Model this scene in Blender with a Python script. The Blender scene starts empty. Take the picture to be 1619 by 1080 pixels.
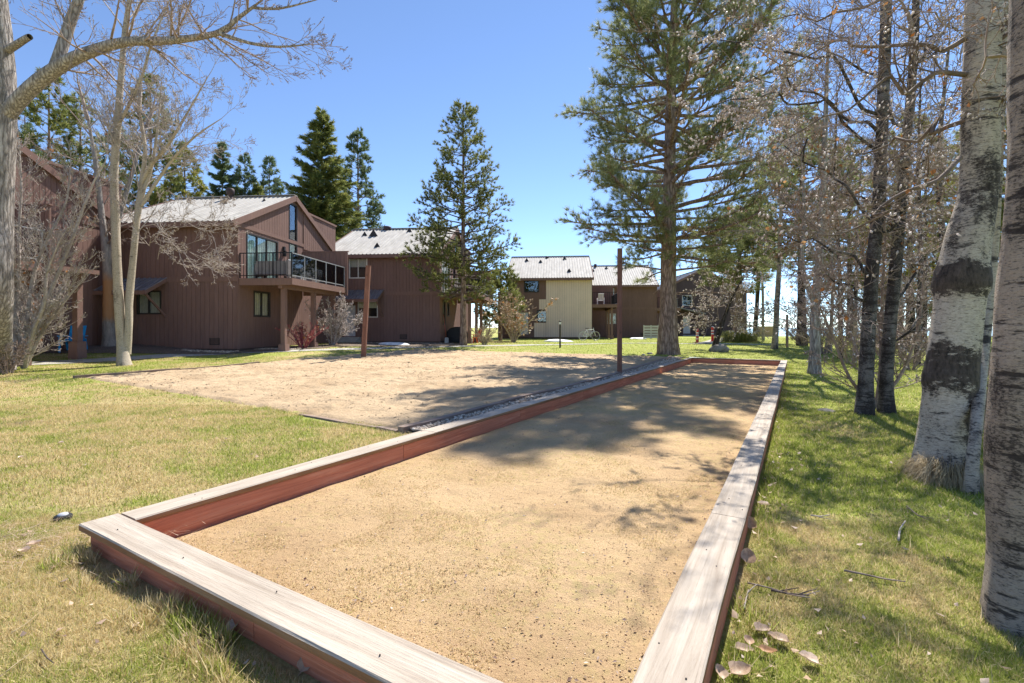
import bpy, bmesh, math, random
import numpy as np
from mathutils import Vector, Matrix
from math import radians, sin, cos, pi

SC = bpy.context.scene
COL = SC.collection

# ------------------------------------------------------------------ camera, sky, sun, exposure
CAM_H = 1.37          # eye height above the sand of the bocce court
FPX = 762.0           # focal length in pixels of the 1619 px wide photograph
CXP, HYP = 810.0, 518.0
cam = bpy.data.cameras.new("camera")
cam.sensor_width = 36.0
cam.lens = FPX / 1619.0 * 36.0
cam.shift_y = -22.0 / 1619.0
cam.clip_start = 0.05
cam.clip_end = 9000
camo = bpy.data.objects.new("camera", cam)
camo.location = (0, 0, CAM_H)
camo.rotation_euler = (radians(90), 0, 0)
COL.objects.link(camo)
SC.camera = camo

SUN_AZ = radians(26.5)    # to the right of straight ahead
SUN_EL = radians(53)
w = bpy.data.worlds.new("World")
SC.world = w
w.use_nodes = True
wn = w.node_tree.nodes
sky = wn.new("ShaderNodeTexSky")
sky.sky_type = 'NISHITA'
sky.sun_disc = False
sky.sun_elevation = SUN_EL
sky.sun_rotation = SUN_AZ
sky.altitude = 1900
sky.air_density = 0.75
sky.dust_density = 0.0
sky.ozone_density = 3.0
bg = wn["Background"]
bg.inputs[1].default_value = 0.108
w.node_tree.links.new(sky.outputs[0], bg.inputs[0])

sl = bpy.data.lights.new("sun", 'SUN')
sl.energy = 3.7
sl.angle = radians(0.53)
sl.color = (1.0, 0.95, 0.87)
so = bpy.data.objects.new("sun", sl)
sd = Vector((sin(SUN_AZ) * cos(SUN_EL), cos(SUN_AZ) * cos(SUN_EL), sin(SUN_EL)))
so.rotation_euler = (-sd).to_track_quat('-Z', 'Y').to_euler()
so.location = sd * 60
COL.objects.link(so)

SC.view_settings.view_transform = 'Standard'
SC.view_settings.look = 'None'
SC.view_settings.exposure = 1.3
SC.view_settings.gamma = 1.0
SC.view_settings.use_curve_mapping = False

# ------------------------------------------------------------------ helpers
rng = np.random.default_rng(7)
R = random.Random(11)

def sstep(a, b, x):
    t = np.clip((np.asarray(x, float) - a) / (b - a), 0, 1)
    return t * t * (3 - 2 * t)

# court frame: u across (to the right), v along (away), origin at outer near-left corner
DX, DY = 0.5077, 0.8616
C0 = (-2.577, 2.867)
def uv2xy(u, v):
    return C0[0] + u * DY + v * DX, C0[1] - u * DX + v * DY
def xy2uv(x, y):
    a, b = x - C0[0], y - C0[1]
    return a * DY - b * DX, a * DX + b * DY

def hnoise(x, y, s=1.0, seed=0):
    """smooth value noise, vectorised"""
    x = np.asarray(x, float) * s + seed * 17.3; y = np.asarray(y, float) * s + seed * 9.1
    xi = np.floor(x); yi = np.floor(y)
    fx = x - xi; fy = y - yi
    fx = fx * fx * (3 - 2 * fx); fy = fy * fy * (3 - 2 * fy)
    def h(a, b):
        q = np.sin(a * 127.1 + b * 311.7 + seed) * 43758.5453
        return q - np.floor(q)
    return (h(xi, yi) * (1 - fx) + h(xi + 1, yi) * fx) * (1 - fy) + (h(xi, yi + 1) * (1 - fx) + h(xi + 1, yi + 1) * fx) * fy

def ground(x, y):
    x = np.asarray(x, float); y = np.asarray(y, float)
    u, v = xy2uv(x, y)
    g = 0.37 * sstep(10, 32, y)
    left = 1 - sstep(0.0, 3.41, u)
    g = g + 0.085 * sstep(1.2, -1.0, v) * (1 - 0.6 * sstep(0.6, 3.6, u)) * (1 - sstep(3.4, 4.2, u))
    g = g + 0.085 * sstep(2.3, 5.5, y) * left * (1 - sstep(24, 34, y))
    g = g + 0.11 * sstep(-4, -10, x) * sstep(14, 20, y) * (1 - sstep(26, 34, y))
    g = g + 0.27 * sstep(-11.5, -17, x) * sstep(15.3, 19.5, y) * (1 - sstep(23, 27, y))
    g = g + 0.035 * (hnoise(x, y, 0.45, 3) - 0.5) + 0.014 * (hnoise(x, y, 1.7, 5) - 0.5)
    lake = sstep(-25, -8, x - 0.15 * (y - 60))
    g = g - 3.2 * sstep(61, 76, y) * lake
    return g

def gz(x, y):
    return float(ground(x, y))

def gp(px, py, z0=None):
    """point of the ground seen at a pixel of the photograph"""
    dx, dz = (px - CXP) / FPX, -(py - HYP) / FPX
    Y = 8.0
    for _ in range(60):
        g = gz(dx * Y, Y) if z0 is None else z0
        Yn = (CAM_H - g) / (-dz)
        Y = 0.5 * Y + 0.5 * min(max(Yn, 0.5), 90)
    return Vector((dx * Y, Y, gz(dx * Y, Y) if z0 is None else z0))

def at(px, py, Y):
    return Vector(((px - CXP) / FPX * Y, Y, CAM_H - (py - HYP) / FPX * Y))

def tag(o, label=None, cat=None, group=None, kind=None):
    if label: o["label"] = label
    if cat: o["category"] = cat
    if group: o["group"] = group
    if kind: o["kind"] = kind
    return o

def empty(name, loc=(0, 0, 0), rz=0.0, label=None, cat=None, group=None):
    o = bpy.data.objects.new(name, None)
    o.empty_display_size = 0.2
    o.location = loc
    o.rotation_euler = (0, 0, rz)
    COL.objects.link(o)
    return tag(o, label, cat, group)

def link(name, me, mat=None, parent=None, loc=None, rot=None):
    o = bpy.data.objects.new(name, me)
    if mat is not None and not me.materials:
        for m in (mat if isinstance(mat, (list, tuple)) else [mat]):
            me.materials.append(m)
    if parent is not None: o.parent = parent
    if loc is not None: o.location = loc
    if rot is not None: o.rotation_euler = rot
    COL.objects.link(o)
    return o

def np_mesh(name, verts, faces=None, loops=None, sizes=None, smooth=False):
    """fast mesh from numpy arrays; faces (n,k) or loops + sizes"""
    me = bpy.data.meshes.new(name)
    verts = np.ascontiguousarray(verts, dtype=np.float32).reshape(-1, 3)
    if faces is not None:
        faces = np.asarray(faces, dtype=np.int32)
        loops = faces.ravel(); sizes = np.full(len(faces), faces.shape[1], np.int32)
    starts = np.concatenate([[0], np.cumsum(sizes)[:-1]]).astype(np.int32)
    me.vertices.add(len(verts)); me.vertices.foreach_set("co", verts.ravel())
    me.loops.add(len(loops)); me.loops.foreach_set("vertex_index", np.ascontiguousarray(loops, np.int32))
    me.polygons.add(len(sizes)); me.polygons.foreach_set("loop_start", starts)
    me.polygons.foreach_set("loop_total", np.ascontiguousarray(sizes, np.int32))
    if smooth: me.polygons.foreach_set("use_smooth", np.ones(len(sizes), bool))
    me.update(calc_edges=True)
    me.validate()
    return me

class MB:
    """collects simple shapes into one mesh"""
    def __init__(s): s.v = []; s.f = []; s.m = []; s.sm = []
    def add(s, vs, fs, m=0, sm=False):
        n = len(s.v)
        s.v += [tuple(p) for p in vs]
        for f in fs: s.f.append([i + n for i in f]); s.m.append(m); s.sm.append(sm)
        return s
    def box(s, x0, x1, y0, y1, z0, z1, m=0, M=None):
        vs = [(x, y, z) for z in (z0, z1) for y in (y0, y1) for x in (x0, x1)]
        if M is not None: vs = [M @ Vector(p) for p in vs]
        return s.add(vs, [(0, 2, 3, 1), (4, 5, 7, 6), (0, 1, 5, 4), (2, 6, 7, 3), (0, 4, 6, 2), (1, 3, 7, 5)], m)
    def bar(s, p, q, w, h=None, m=0, up=(0, 0, 1)):
        p, q = Vector(p), Vector(q); h = h or w
        d = (q - p).normalized(); up = Vector(up)
        if abs(d.dot(up)) > 0.98: up = Vector((0, 1, 0))
        a = d.cross(up).normalized(); b = a.cross(d)
        vs = [e + a * i * w / 2 + b * j * h / 2 for e in (p, q) for i, j in ((-1, -1), (1, -1), (1, 1), (-1, 1))]
        return s.add(vs, [(0, 1, 2, 3), (7, 6, 5, 4), (0, 4, 5, 1), (1, 5, 6, 2), (2, 6, 7, 3), (3, 7, 4, 0)], m)
    def prism(s, poly, y0, y1, m=0, axis='y', M=None):
        n = len(poly)
        f = {'y': lambda a, b, t: (a, t, b), 'x': lambda a, b, t: (t, a, b), 'z': lambda a, b, t: (a, b, t)}[axis]
        vs = [f(a, b, y0) for a, b in poly] + [f(a, b, y1) for a, b in poly]
        if M is not None: vs = [M @ Vector(p) for p in vs]
        fs = [tuple(range(n)), tuple(range(2 * n - 1, n - 1, -1))]
        fs += [(i, i + n, (i + 1) % n + n, (i + 1) % n) for i in range(n)]
        return s.add(vs, fs, m)
    def tube(s, pts, rad, k=8, m=0, sm=True, cap=True, closed=False):
        pts = [Vector(p) for p in pts]; n = len(pts)
        if not hasattr(rad, '__len__'): rad = [rad] * n
        vs = []; a = None
        for i, p in enumerate(pts):
            if closed: d = pts[(i + 1) % n] - pts[i - 1]
            else: d = pts[min(i + 1, n - 1)] - pts[max(i - 1, 0)]
            d.normalize()
            if a is None: a = d.orthogonal().normalized()
            a = (a - d * a.dot(d)).normalized(); b = d.cross(a)
            vs += [p + (a * cos(2 * pi * j / k) + b * sin(2 * pi * j / k)) * rad[i] for j in range(k)]
        fs = []
        for i in range(n if closed else n - 1):
            i2 = (i + 1) % n
            for j in range(k): fs.append((i * k + j, i * k + (j + 1) % k, i2 * k + (j + 1) % k, i2 * k + j))
        s.add(vs, fs, m, sm)
        if cap and not closed:
            o = len(s.v) - n * k
            s.f.append([o + j for j in range(k)][::-1]); s.m.append(m); s.sm.append(False)
            s.f.append([o + (n - 1) * k + j for j in range(k)]); s.m.append(m); s.sm.append(False)
        return s
    def lathe(s, prof, k=16, m=0, c=(0, 0, 0), sm=True):
        vs = [(c[0] + r * cos(2 * pi * j / k), c[1] + r * sin(2 * pi * j / k), c[2] + z) for r, z in prof for j in range(k)]
        fs = []
        for i in range(len(prof) - 1):
            for j in range(k): fs.append((i * k + j, i * k + (j + 1) % k, (i + 1) * k + (j + 1) % k, (i + 1) * k + j))
        s.add(vs, fs, m, sm)
        return s
    def mesh(s, name):
        me = bpy.data.meshes.new(name)
        me.from_pydata(s.v, [], s.f)
        me.polygons.foreach_set("material_index", s.m)
        me.polygons.foreach_set("use_smooth", s.sm)
        me.update()
        return me
    def build(s, name, mat, parent=None, loc=None, rot=None, bevel=0.0):
        me = s.mesh(name)
        if bevel:
            bm = bmesh.new(); bm.from_mesh(me)
            bmesh.ops.bevel(bm, geom=bm.edges[:] , offset=bevel, segments=1, affect='EDGES', clamp_overlap=True)
            bm.to_mesh(me); bm.free()
        return link(name, me, mat, parent, loc, rot)

# ------------------------------------------------------------------ materials
class NT:
    def __init__(s, name):
        s.mat = bpy.data.materials.new(name); s.mat.use_nodes = True
        s.t = s.mat.node_tree; s.n = s.t.nodes; s.n.clear()
        s.out = s.n.new("ShaderNodeOutputMaterial")
    def node(s, typ, **kw):
        n = s.n.new("ShaderNode" + typ)
        for k, v in kw.items(): setattr(n, k, v)
        return n
    def lk(s, a, b): s.t.links.new(a, b)
    def set(s, sock, v):
        if hasattr(v, 'node'): s.lk(v, sock)
        else:
            if isinstance(v, tuple) and len(v) == 3 and sock.type == 'RGBA': v = v + (1,)
            sock.default_value = v
    def coord(s, kind='Position'):
        if kind == 'Position': return s.node("NewGeometry").outputs['Position']
        return s.node("TexCoord").outputs[kind]
    def scale(s, vec, sc, off=(0, 0, 0)):
        m = s.node("Mapping"); s.lk(vec, m.inputs[0]); m.inputs['Scale'].default_value = sc; m.inputs['Location'].default_value = off
        return m.outputs[0]
    def noise(s, vec, sc=1.0, det=4, rough=0.55, out='Fac', dist=0.0):
        n = s.node("TexNoise"); s.lk(vec, n.inputs['Vector']); n.inputs['Scale'].default_value = sc
        n.inputs['Detail'].default_value = det; n.inputs['Roughness'].default_value = rough; n.inputs['Distortion'].default_value = dist
        return n.outputs[out]
    def vor(s, vec, sc, out='Distance', feature='F1'):
        n = s.node("TexVoronoi"); n.feature = feature; s.lk(vec, n.inputs['Vector']); n.inputs['Scale'].default_value = sc
        return n.outputs[out]
    def ramp(s, fac, stops, interp='LINEAR'):
        n = s.node("ValToRGB"); s.lk(fac, n.inputs[0]); e = n.color_ramp.elements; n.color_ramp.interpolation = interp
        while len(e) < len(stops): e.new(0.5)
        for i, (p, c) in enumerate(stops):
            e[i].position = p
            e[i].color = (c, c, c, 1) if isinstance(c, (int, float)) else tuple(c) + (1,)
        return n.outputs[0]
    def mix(s, a, b, f, mode='MIX'):
        n = s.node("Mix", data_type='RGBA', blend_type=mode)
        s.set(n.inputs[0], f); s.set(n.inputs[6], a); s.set(n.inputs[7], b)
        return n.outputs[2]
    def math(s, op, a, b=0.5, c=None, clamp=False):
        n = s.node("Math", operation=op, use_clamp=clamp); s.set(n.inputs[0], a); s.set(n.inputs[1], b)
        if c is not None: s.set(n.inputs[2], c)
        return n.outputs[0]
    def bump(s, h, dist=0.01, st=1.0, nrm=None):
        n = s.node("Bump"); s.lk(h, n.inputs['Height']); n.inputs['Distance'].default_value = dist; n.inputs['Strength'].default_value = st
        if nrm is not None: s.lk(nrm, n.inputs['Normal'])
        return n.outputs[0]
    def bsdf(s, color, rough=0.8, metal=0.0, spec=0.3, normal=None, **kw):
        b = s.node("BsdfPrincipled"); s.set(b.inputs['Base Color'], color); s.set(b.inputs['Roughness'], rough)
        s.set(b.inputs['Metallic'], metal); s.set(b.inputs['Specular IOR Level'], spec)
        if normal is not None: s.lk(normal, b.inputs['Normal'])
        for k, v in kw.items(): s.set(b.inputs[k], v)
        s.lk(b.outputs[0], s.out.inputs[0]); s.last = b
        return s.mat
    def leafy(s, color, trans=0.4, tcol=None, rough=0.6, spec=0.15):
        """thin leaf: diffuse gloss plus light passing through"""
        b = s.node("BsdfPrincipled"); s.set(b.inputs['Base Color'], color); b.inputs['Roughness'].default_value = rough
        b.inputs['Specular IOR Level'].default_value = spec
        t = s.node("BsdfTranslucent"); s.set(t.inputs[0], tcol if tcol is not None else color)
        m = s.node("MixShader"); m.inputs[0].default_value = trans
        s.lk(b.outputs[0], m.inputs[1]); s.lk(t.outputs[0], m.inputs[2]); s.lk(m.outputs[0], s.out.inputs[0])
        return s.mat
    def island(s): return s.node("NewGeometry").outputs['Random Per Island']
    def objrand(s): return s.node("ObjectInfo").outputs['Random']

M = {}
def plain(name, c, rough=0.6, metal=0.0, spec=0.3, var=0.12, sc=6.0, bump=0.0):
    t = NT(name); p = t.coord('Object')
    n = t.noise(p, sc, 5, 0.6)
    d = tuple(max(0, x * (1 - var)) for x in c); l = tuple(min(1, x * (1 + var)) for x in c)
    nm = t.bump(t.noise(p, sc * 6, 4), 0.01, bump) if bump else None
    M[name] = t.bsdf(t.ramp(n, [(0.3, d), (0.7, l)]), rough, metal, spec, nm)
    return M[name]

STRAW = ((0.48, 0.37, 0.17), (0.66, 0.53, 0.28), (0.80, 0.68, 0.41))
GREEN = ((0.20, 0.25, 0.04), (0.33, 0.38, 0.07), (0.46, 0.50, 0.13))

def green_mask(t, p):
    """where the lawn is green rather than straw, from world position; the same in the soil and the blades"""
    a = t.noise(t.scale(p, (1, 1, 0)), 0.55, 3, 0.6)
    b = t.noise(t.scale(p, (1, 1, 0), (7, 3, 0)), 2.6, 4, 0.65)
    s = t.math('ADD', t.math('MULTIPLY', a, 0.55), t.math('MULTIPLY', b, 0.45))
    sx = t.node("SeparateXYZ"); t.lk(p, sx.inputs[0])
    # the right-hand lawn and the strip by the path are greener than the near left lawn
    rt = t.node("MapRange"); t.lk(sx.outputs[0], rt.inputs[0]); rt.inputs[1].default_value = 0.2; rt.inputs[2].default_value = 3.5
    rt.inputs[3].default_value = -0.025; rt.inputs[4].default_value = 0.12
    far = t.node("MapRange"); t.lk(sx.outputs[1], far.inputs[0]); far.inputs[1].default_value = 11; far.inputs[2].default_value = 14
    far.inputs[3].default_value = 0.0; far.inputs[4].default_value = 0.06
    s = t.math('ADD', s, t.math('ADD', rt.outputs[0], far.outputs[0]))
    return t.ramp(s, [(0.44, 0.0), (0.56, 1.0)])

def make_ground_mats():
    t = NT("lawn"); p = t.coord()
    g = green_mask(t, p)
    f = t.noise(p, 38, 5, 0.7)
    straw = t.ramp(f, [(0.25, (0.27, 0.20, 0.09)), (0.5, (0.48, 0.38, 0.18)), (0.75, (0.66, 0.55, 0.30))])
    gr = t.ramp(f, [(0.25, (0.18, 0.19, 0.04)), (0.5, (0.31, 0.34, 0.08)), (0.75, (0.44, 0.45, 0.15))])
    c = t.mix(straw, gr, g)
    nm = t.bump(t.noise(p, 55, 5, 0.75), 0.03, 0.9)
    M['lawn'] = t.bsdf(c, 0.95, 0, 0.1, nm)

    t = NT("grass_blade"); p = t.coord(); g = green_mask(t, p); r = t.island()
    r2 = t.math('FRACT', t.math('MULTIPLY', r, 17.31))
    straw = t.ramp(r, [(0.0, STRAW[0]), (0.5, STRAW[1]), (1.0, STRAW[2])])
    gr = t.ramp(r, [(0.0, GREEN[0]), (0.5, GREEN[1]), (1.0, GREEN[2])])
    pick = t.math('LESS_THAN', r2, t.math('ADD', t.math('MULTIPLY', g, 0.72), 0.10))
    c = t.mix(straw, gr, pick)
    M['blade'] = t.leafy(c, 0.5, None, 0.7, 0.1)

    t = NT("straw_stubble"); r = t.island()
    c = t.ramp(r, [(0.0, (0.46, 0.34, 0.15)), (0.45, (0.64, 0.50, 0.26)), (0.85, (0.72, 0.60, 0.33)), (1.0, (0.34, 0.38, 0.10))])
    M['stubble'] = t.leafy(c, 0.3, None, 0.8, 0.1)

    for nm_, base, seed in (("bocce_sand", (0.555, 0.39, 0.22), 0), ("volleyball_sand", (0.545, 0.405, 0.255), 40)):
        t = NT(nm_); p = t.coord()
        a = t.noise(t.scale(p, (1, 1, 1), (seed, 0, 0)), 0.8, 4, 0.6)
        f = t.noise(p, 160, 4, 0.8)
        v = t.vor(p, 260, 'Color')
        m_ = t.noise(p, 9, 5, 0.65)
        c = t.ramp(f, [(0.28, tuple(x * 0.66 for x in base)), (0.5, base), (0.72, tuple(min(1, x * 1.3) for x in base))])
        c = t.mix(c, (base[0] * .66, base[1] * .60, base[2] * .55), t.ramp(a, [(0.43, 0.0), (0.66, 0.6)]))
        c = t.mix(c, tuple(x * 0.38 for x in base), t.ramp(t.noise(p, 30, 4, 0.7), [(0.63, 0.0), (0.75, 0.45)]))
        if seed == 0:
            gm = t.math('MULTIPLY', t.ramp(t.noise(p, 0.55, 3, 0.6), [(0.42, 0), (0.6, 1)]), t.ramp(t.noise(p, 14, 4, 0.7), [(0.46, 0), (0.62, 0.32)]))
            c = t.mix(c, (0.42, 0.40, 0.12), gm)
        h = t.math('ADD', t.math('MULTIPLY', m_, 0.9), t.math('MULTIPLY', f, 0.35))
        M[nm_] = t.bsdf(c, 0.95, 0, 0.15, t.bump(h, 0.035 if seed == 0 else 0.05, 0.9))

    t = NT("concrete"); p = t.coord()
    c = t.ramp(t.noise(p, 5, 6, 0.65), [(0.3, (0.36, 0.34, 0.31)), (0.7, (0.50, 0.48, 0.44))])
    M['concrete'] = t.bsdf(c, 0.9, 0, 0.2, t.bump(t.noise(p, 60, 4), 0.004, 0.6))

    t = NT("bark_mulch"); p = t.coord()
    c = t.ramp(t.noise(p, 26, 5, 0.75), [(0.3, (0.09, 0.068, 0.052)), (0.55, (0.24, 0.19, 0.15)), (0.75, (0.42, 0.36, 0.30))])
    M['mulch'] = t.bsdf(c, 0.95, 0, 0.1, t.bump(t.noise(p, 30, 5, 0.75), 0.06, 1.0))

    t = NT("lake_water"); p = t.coord()
    M['water'] = t.bsdf((0.05, 0.12, 0.17), 0.12, 0, 0.5, t.bump(t.noise(t.scale(p, (0.3, 1, 1)), 0.8, 4), 0.2, 0.35))

    t = NT("pebble"); r = t.island(); p = t.coord()
    c = t.ramp(r, [(0.0, (0.22, 0.17, 0.125)), (0.35, (0.42, 0.335, 0.255)), (0.7, (0.60, 0.49, 0.38)), (1.0, (0.80, 0.70, 0.58))])
    M['pebble'] = t.bsdf(c, 0.85, 0, 0.25, t.bump(t.noise(p, 90, 3), 0.003, 0.5))
    t = NT("grit"); r = t.island()
    c = t.ramp(r, [(0.0, (0.28, 0.19, 0.11)), (0.2, (0.34, 0.22, 0.12)), (0.7, (0.62, 0.43, 0.26)), (1.0, (0.78, 0.66, 0.50))])
    M['grit'] = t.bsdf(c, 0.95, 0, 0.15)
make_ground_mats()

def wood(name, dark, mid, light, crack=0.5, rough=0.85, sc=1.0):
    t = NT(name)
    o = t.coord('Object')
    off = t.node("VectorMath", operation='ADD'); t.lk(o, off.inputs[0])
    cmb = t.node("CombineXYZ"); r = t.objrand()
    t.lk(t.math('MULTIPLY', r, 37.0), cmb.inputs[0]); t.lk(t.math('MULTIPLY', r, 11.0), cmb.inputs[1]); t.lk(cmb.outputs[0], off.inputs[1])
    v = off.outputs[0]
    g = t.noise(t.scale(v, (1.2 * sc, 26 * sc, 26 * sc)), 1.0, 6, 0.65, dist=0.6)
    fine = t.noise(t.scale(v, (4 * sc, 150 * sc, 150 * sc)), 1.0, 4, 0.7)
    big = t.noise(v, 1.7, 4, 0.6)
    knot = t.vor(t.scale(v, (1.6, 6, 6)), 1.0)
    c = t.ramp(g, [(0.25, dark), (0.5, mid), (0.75, light)])
    c = t.mix(c, tuple(x * 0.5 for x in dark), t.ramp(fine, [(0.58, 0.0), (0.72, crack)]))
    c = t.mix(c, tuple(x * 0.7 for x in mid), t.ramp(big, [(0.45, 0.0), (0.75, 0.5)]))
    c = t.mix(c, tuple(x * 0.35 for x in mid), t.ramp(knot, [(0.02, 0.75), (0.055, 0.0)]))
    c = t.mix(c, (0.03, 0.025, 0.02), t.ramp(t.noise(v, 42, 2, 0.5), [(0.74, 0.0), (0.80, 0.7)]))
    c = t.mix(c, (1, 1, 1), t.math('MULTIPLY', t.math('SUBTRACT', r, 0.5), 0.12, clamp=True))
    h = t.math('ADD', g, t.math('MULTIPLY', fine, 0.7))
    M[name] = t.bsdf(c, rough, 0, 0.25, t.bump(h, 0.006, 0.9))
wood("cap_wood", (0.29, 0.23, 0.175), (0.44, 0.375, 0.305), (0.57, 0.50, 0.42), 0.5)
wood("red_board", (0.36, 0.105, 0.055), (0.56, 0.195, 0.105), (0.66, 0.32, 0.20), 0.6)
wood("cap_edge", (0.18, 0.085, 0.04), (0.30, 0.16, 0.075), (0.36, 0.24, 0.15), 0.4)
wood("old_timber", (0.15, 0.10, 0.075), (0.28, 0.20, 0.155), (0.40, 0.31, 0.25), 0.5)
wood("post_wood", (0.13, 0.060, 0.042), (0.205, 0.10, 0.07), (0.29, 0.155, 0.11), 0.35)
wood("pallet_wood", (0.42, 0.41, 0.40), (0.55, 0.54, 0.53), (0.7, 0.69, 0.68), 0.3)

def paintwall(name, c, var=0.16):
    t = NT(name); o = t.coord('Object'); r = t.island()
    s = t.noise(t.scale(o, (7, 7, 0.9)), 2.0, 6, 0.65)
    b = t.noise(o, 0.7, 4, 0.6)
    base = t.ramp(s, [(0.25, tuple(x * (1 - var) for x in c)), (0.75, tuple(x * (1 + var) for x in c))])
    base = t.mix(base, tuple(x * 0.78 for x in c), t.ramp(b, [(0.45, 0.0), (0.7, 0.5)]))
    base = t.mix(base, tuple(min(1, x * 1.3 + 0.01) for x in c), t.math('MULTIPLY', r, 0.22))
    M[name] = t.bsdf(base, 0.88, 0, 0.2, t.bump(t.noise(t.scale(o, (60, 60, 6)), 1.0, 5, 0.7), 0.004, 0.7))
paintwall("siding_brown", (0.212, 0.128, 0.107))
paintwall("trim_brown", (0.225, 0.136, 0.112))
paintwall("siding_tan", (0.80, 0.62, 0.51), 0.04)
paintwall("siding_dark", (0.10, 0.070, 0.072))
plain("interior_dark", (0.015, 0.014, 0.014), 0.9)  # darkness of the rooms behind the glass, put into the colour
plain("foundation", (0.10, 0.07, 0.06), 0.9, bump=0.4)

def metal_roof():
    t = NT("roof_metal"); o = t.coord('Object')
    n = t.noise(t.scale(o, (2.5, 0.5, 0.5)), 1.6, 5, 0.65)
    c = t.ramp(n, [(0.3, (0.34, 0.32, 0.29)), (0.7, (0.53, 0.505, 0.465))])
    c = t.mix(c, (0.33, 0.27, 0.22), t.ramp(t.noise(o, 0.9, 5, 0.7), [(0.55, 0.0), (0.8, 0.45)]))
    M['roof'] = t.bsdf(c, 0.75, 0.0, 0.2)
    t = NT("awning_metal"); o = t.coord('Object')
    c = t.ramp(t.noise(t.scale(o, (9, 1.2, 1.2)), 1.5, 5, 0.65), [(0.3, (0.13, 0.12, 0.13)), (0.7, (0.34, 0.33, 0.34))])
    M['awning'] = t.bsdf(c, 0.5, 0.3, 0.4)
metal_roof()
def glass():
    t = NT("window_glass")
    g = t.node("BsdfGlossy"); g.inputs['Roughness'].default_value = 0.02; g.inputs[0].default_value = (0.9, 0.95, 1, 1)
    tr = t.node("BsdfTransparent"); tr.inputs[0].default_value = (0.9, 0.93, 0.92, 1)
    f = t.node("LayerWeight"); f.inputs[0].default_value = 0.5
    m = t.node("MixShader"); t.lk(t.math('ADD', t.math('MULTIPLY', t.math('POWER', f.outputs[1], 3.0), 0.55), 0.06, clamp=True), m.inputs[0])
    t.lk(tr.outputs[0], m.inputs[1]); t.lk(g.outputs[0], m.inputs[2]); t.lk(m.outputs[0], t.out.inputs[0])
    M['glass'] = t.mat
    t = NT("smoked_glass")
    g = t.node("BsdfGlossy"); g.inputs['Roughness'].default_value = 0.03
    tr = t.node("BsdfTransparent"); tr.inputs[0].default_value = (0.33, 0.37, 0.40, 1)
    m = t.node("MixShader"); m.inputs[0].default_value = 0.12
    t.lk(tr.outputs[0], m.inputs[1]); t.lk(g.outputs[0], m.inputs[2]); t.lk(m.outputs[0], t.out.inputs[0])
    M['smoked'] = t.mat
glass()
for n_, c_, r_, me_ in (("frame_dark", (0.045, 0.04, 0.037), 0.5, 0.1), ("frame_white", (0.68, 0.66, 0.62), 0.5, 0), ("black_metal", (0.02, 0.02, 0.022), 0.45, 0.4),
                        ("alu", (0.50, 0.51, 0.52), 0.4, 0.5), ("door_white", (0.60, 0.60, 0.62), 0.5, 0), ("door_brown", (0.07, 0.038, 0.034), 0.5, 0),
                        ("curtain_green", (0.66, 0.82, 0.75), 0.9, 0), ("blind_cream", (0.80, 0.72, 0.56), 0.9, 0), ("blind_grey", (0.62, 0.59, 0.54), 0.9, 0),
                        ("chimney_metal", (0.075, 0.05, 0.045), 0.6, 0.3), ("flashing", (0.045, 0.038, 0.036), 0.6, 0.2), ("bollard_red", (0.72, 0.055, 0.03), 0.45, 0),
                        ("plastic_white", (0.78, 0.78, 0.78), 0.4, 0), ("plastic_blue", (0.02, 0.30, 0.66), 0.45, 0), ("cover_black", (0.02, 0.021, 0.023), 0.6, 0),
                        ("sofa_grey", (0.23, 0.215, 0.22), 0.9, 0), ("rubber", (0.02, 0.02, 0.02), 0.7, 0), ("bike_metal", (0.5, 0.5, 0.5), 0.35, 0.7),
                        ("broom_red", (0.42, 0.13, 0.09), 0.6, 0), ("plastic_orange", (0.75, 0.16, 0.07), 0.5, 0), ("light_pole", (0.05, 0.04, 0.038), 0.5, 0.2),
                        ("fence_tan", (0.42, 0.30, 0.17), 0.9, 0), ("dish_grey", (0.13, 0.115, 0.11), 0.6, 0.2), ("grey_box", (0.45, 0.46, 0.49), 0.6, 0)):
    plain(n_, c_, r_, me_)
def rock_snow():
    t = NT("rock"); o = t.coord('Object')
    c = t.ramp(t.noise(o, 5, 6, 0.7), [(0.3, (0.16, 0.145, 0.13)), (0.7, (0.40, 0.37, 0.34))])
    M['rock'] = t.bsdf(c, 0.9, 0, 0.2, t.bump(t.noise(o, 9, 6, 0.7), 0.06, 0.9))
    t = NT("old_snow"); o = t.coord('Object')
    c = t.ramp(t.noise(o, 6, 5, 0.7), [(0.3, (0.62, 0.62, 0.63)), (0.65, (0.86, 0.87, 0.89))])
    M['snow'] = t.bsdf(c, 0.7, 0, 0.3, t.bump(t.noise(o, 12, 4), 0.03, 0.6))
rock_snow()

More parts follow.
